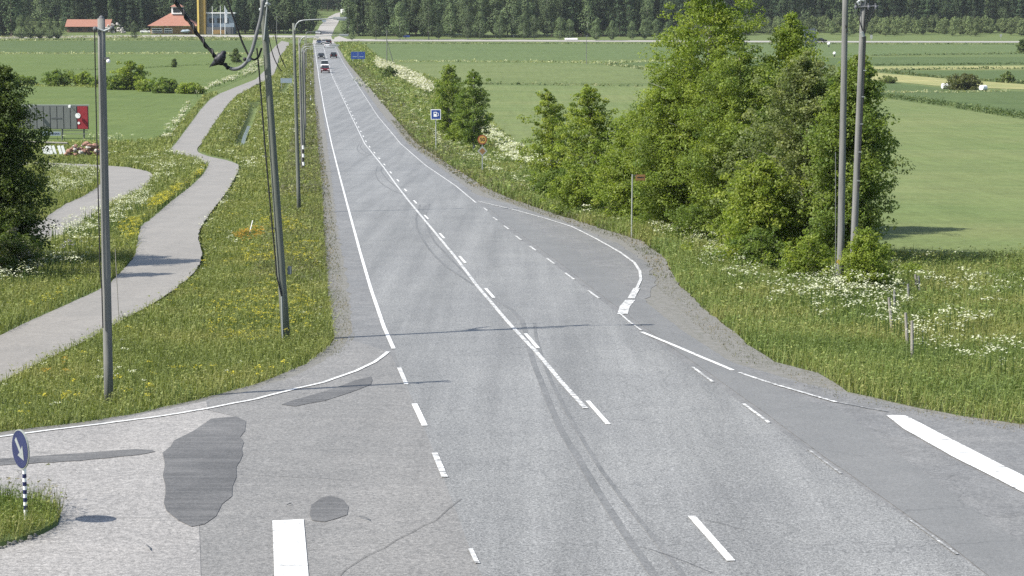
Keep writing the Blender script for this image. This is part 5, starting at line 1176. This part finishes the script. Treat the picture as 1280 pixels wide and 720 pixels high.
b = G(143, 41.5); o = empty('stone_heap', b); tag(o, 'pale heap of boulders and stumps between the two red roofs', 'boulders'); rs = random.Random(8)
for k_ in range(46):
    t = rs.uniform(-1, 1); hgt = 4.2 * (1 - t * t) * rs.uniform(0, 1); rock(MB(), (t * 4.2, rs.uniform(-1, 1), hgt + .3), rs.uniform(.4, .8), rs).build('boulder', M['stone'], o)
b = G(252.5, 43); Y = b.y; k = Y / F; o = empty('pylon_sign', b); tag(o, 'tall ochre pylon tower with a pale yellow edge, cut by the picture top', 'sign tower')
MB().box((1.2 * k, 1, 30 * k), (8 * k, 2.5, 60 * k)).build('tower', M['ochre_pylon'], o, bevel=.1); MB().box((-4 * k, .6, 30 * k), (2.2 * k, 3.2, 60 * k)).build('edge_fin', M['yellow_pylon'], o)
b = G(275, 43); Y = b.y; k = Y / F; o = empty('cafe_building', b); tag(o, 'pale blue flat-roofed building with dark windows behind three white flagpoles', 'building')
MB().box((0, 6, 13 * k), (34 * k, 8, 26 * k)).build('wall', M['wall_blue'], o); MB().box((0, 5.6, 26.4 * k), (38 * k, 10, 1.2 * k)).build('roof', M['white'], o)
MB().box((0, 1.2, 4.5 * k), (33 * k, 3, 9 * k)).build('terrace', M['steel_dark'], o); MB().box((-1 * k, -.5, 3 * k), (15 * k, .5, 5 * k)).build('counter', M['wall_ochre'], o)
for x in (-11, -1, 7): MB().box((x * k, 1.95, 17 * k), (6 * k, .15, 6 * k)).build('window', M['glass'], o)
for i, (x, ty) in enumerate(((266, 8), (276, 7), (281.5, 7))):
    b = G(x, 43.2); o = empty('flagpole', b); tag(o, ['leftmost white flagpole before the pale blue building', 'middle white flagpole before the pale blue building', 'right flagpole with a hanging white flag before the pale blue building'][i], 'flagpole', 'flagpoles at the service station')
    h_ = at(x, ty, b.y).z - b.z; MB().tube([(0, 0, 0), (0, 0, h_)], [.14, .08], 8).build('pole', M['white'], o)
    if i == 2: MB().add([(0, 0, h_ - .2), (1.0, .3, h_ - 2.2), (.9, .1, h_ - 7), (.1, -.1, h_ - 7.2), (0, .05, h_ - .2), (1.0, .35, h_ - 2.2), (.9, .15, h_ - 7), (.1, -.05, h_ - 7.2)], [(0, 1, 2, 3), (7, 6, 5, 4), (0, 4, 5, 1), (1, 5, 6, 2), (2, 6, 7, 3), (3, 7, 4, 0)]).build('flag', M['white'], o)
b = G(289.5, 42.5); k = b.y / F; o = empty('price_pillar', b); tag(o, 'blue pillar with a pale round top right of the pale blue building', 'sign pillar')
MB().box((0, 0, 9 * k), (5 * k, .8, 18 * k)).build('pillar', M['sign_blue'], o, bevel=.1); MB().ball((0, 0, 20 * k), 2.2 * k).build('globe', M['wall_blue'], o, smooth=True)
# dark leaning panel behind the tree tops on the right, white bales, markers
b = G(1012, 62); b = at(1012, 66, 430); b.z = float(zr(430)); k = b.y / F; o = empty('large_panel', b, rad(8)); tag(o, 'dark slate back of a large roadside panel showing above the tree tops', 'billboard')
R_ = Matrix.Rotation(rad(-8), 3, 'Y'); zc = at(1012, 46, 430).z - b.z
MB().box((0, 0, zc), (15 * k, .25, 19 * k), R_).build('panel', M['box_grey'], o)
for x in (-4, 4): MB().tube([(x * k, .2, -.3), (x * k, .2, zc)], .12, 8).build('leg', M['wood'], o)
MB().tube([(8 * k, 0, -.3), (8 * k, 0, zc + 9 * k)], .10, 8).build('lamp_pole', M['steel'], o)
for i, (x, y, lb) in enumerate(((1182, 111, 'white wrapped bale left of the round olive bush'), (1229, 113, 'white wrapped bale right of the round olive bush'))):
    b = G(x, y); r_ = 3.3 / F * b.y * 1.0; o = MB().tube([(-.75, 0, r_), (-.70, 0, r_), (.70, 0, r_), (.75, 0, r_)], [r_ * .85, r_, r_, r_ * .85], 18).build('hay_bale', M['white'], None, loc=b, smooth=False); o.rotation_euler = (0, 0, .5 * i + .3); tag(o, lb, 'bale', 'white wrapped bales in the field')
for i, (x, y, lb) in enumerate(((1036, 59, 'white marker with a dark foot near the black car on the crossing road'), (1043, 71, 'white marker with a dark foot in the field just right of the tree tops'))):
    b = G(x, y); o = empty('field_marker', b); tag(o, lb, 'marker'); k = b.y / F
    MB().tube([(0, 0, 0), (0, 0, 3 * k)], .2, 8).build('foot', M['black'], o); MB().ball((0, 0, 4.2 * k), 2 * k).build('head', M['white'], o, smooth=True)
b = G(714, 50.5); o = MB().box((0, 0, .55), (5, 1.6, .7)).build('trailer', M['white'], None, loc=b, bevel=.1); tag(o, 'low white covered trailer beside the crossing road before the forest', 'trailer')
# delineator posts along the far left shoulder
for i in range(6):
    g = G(388.5 - i * .2, 92 - i * 5.5) if i < 1 else None
    Yk = 330 + i * 70; xk = float(np.interp(Yk, [g_[0] for g_ in _lg], [g_[1] for g_ in _lg])) - .5
    o = empty('delineator_post', (xk, Yk, float(zr(Yk)))); tag(o, 'slim white roadside delineator post on the left shoulder of the far straight', 'post', 'delineator posts on the left shoulder')
    MB().box((0, 0, .5), (.12, .06, 1.1)).build('post', M['white'], o); MB().box((0, 0, .85), (.125, .065, .2)).build('band', M['black'], o)

# ------------------------------------------------------------------ haze
me = bpy.data.meshes.new('haze'); bm = bmesh.new(); bmesh.ops.create_cube(bm, size=1)
for v in bm.verts: v.co = Vector((v.co.x * 7400, 2900 + v.co.y * 6400, -18 + (v.co.z + .5) * 120))
bm.to_mesh(me); bm.free(); hm = bpy.data.materials.new('haze_air'); hm.use_nodes = True; ht = hm.node_tree
ht.nodes.remove(ht.nodes["Principled BSDF"]); pv = ht.nodes.new("ShaderNodeVolumePrincipled"); pv.inputs['Density'].default_value = HAZE; pv.inputs['Color'].default_value = (.86, .93, 1.0, 1)
ht.links.new(pv.outputs[0], ht.nodes["Material Output"].inputs['Volume']); me.materials.append(hm)
ho = bpy.data.objects.new('haze', me); COL.objects.link(ho); tag(ho, 'thin summer haze over the fields and forest', 'haze', kind='stuff')
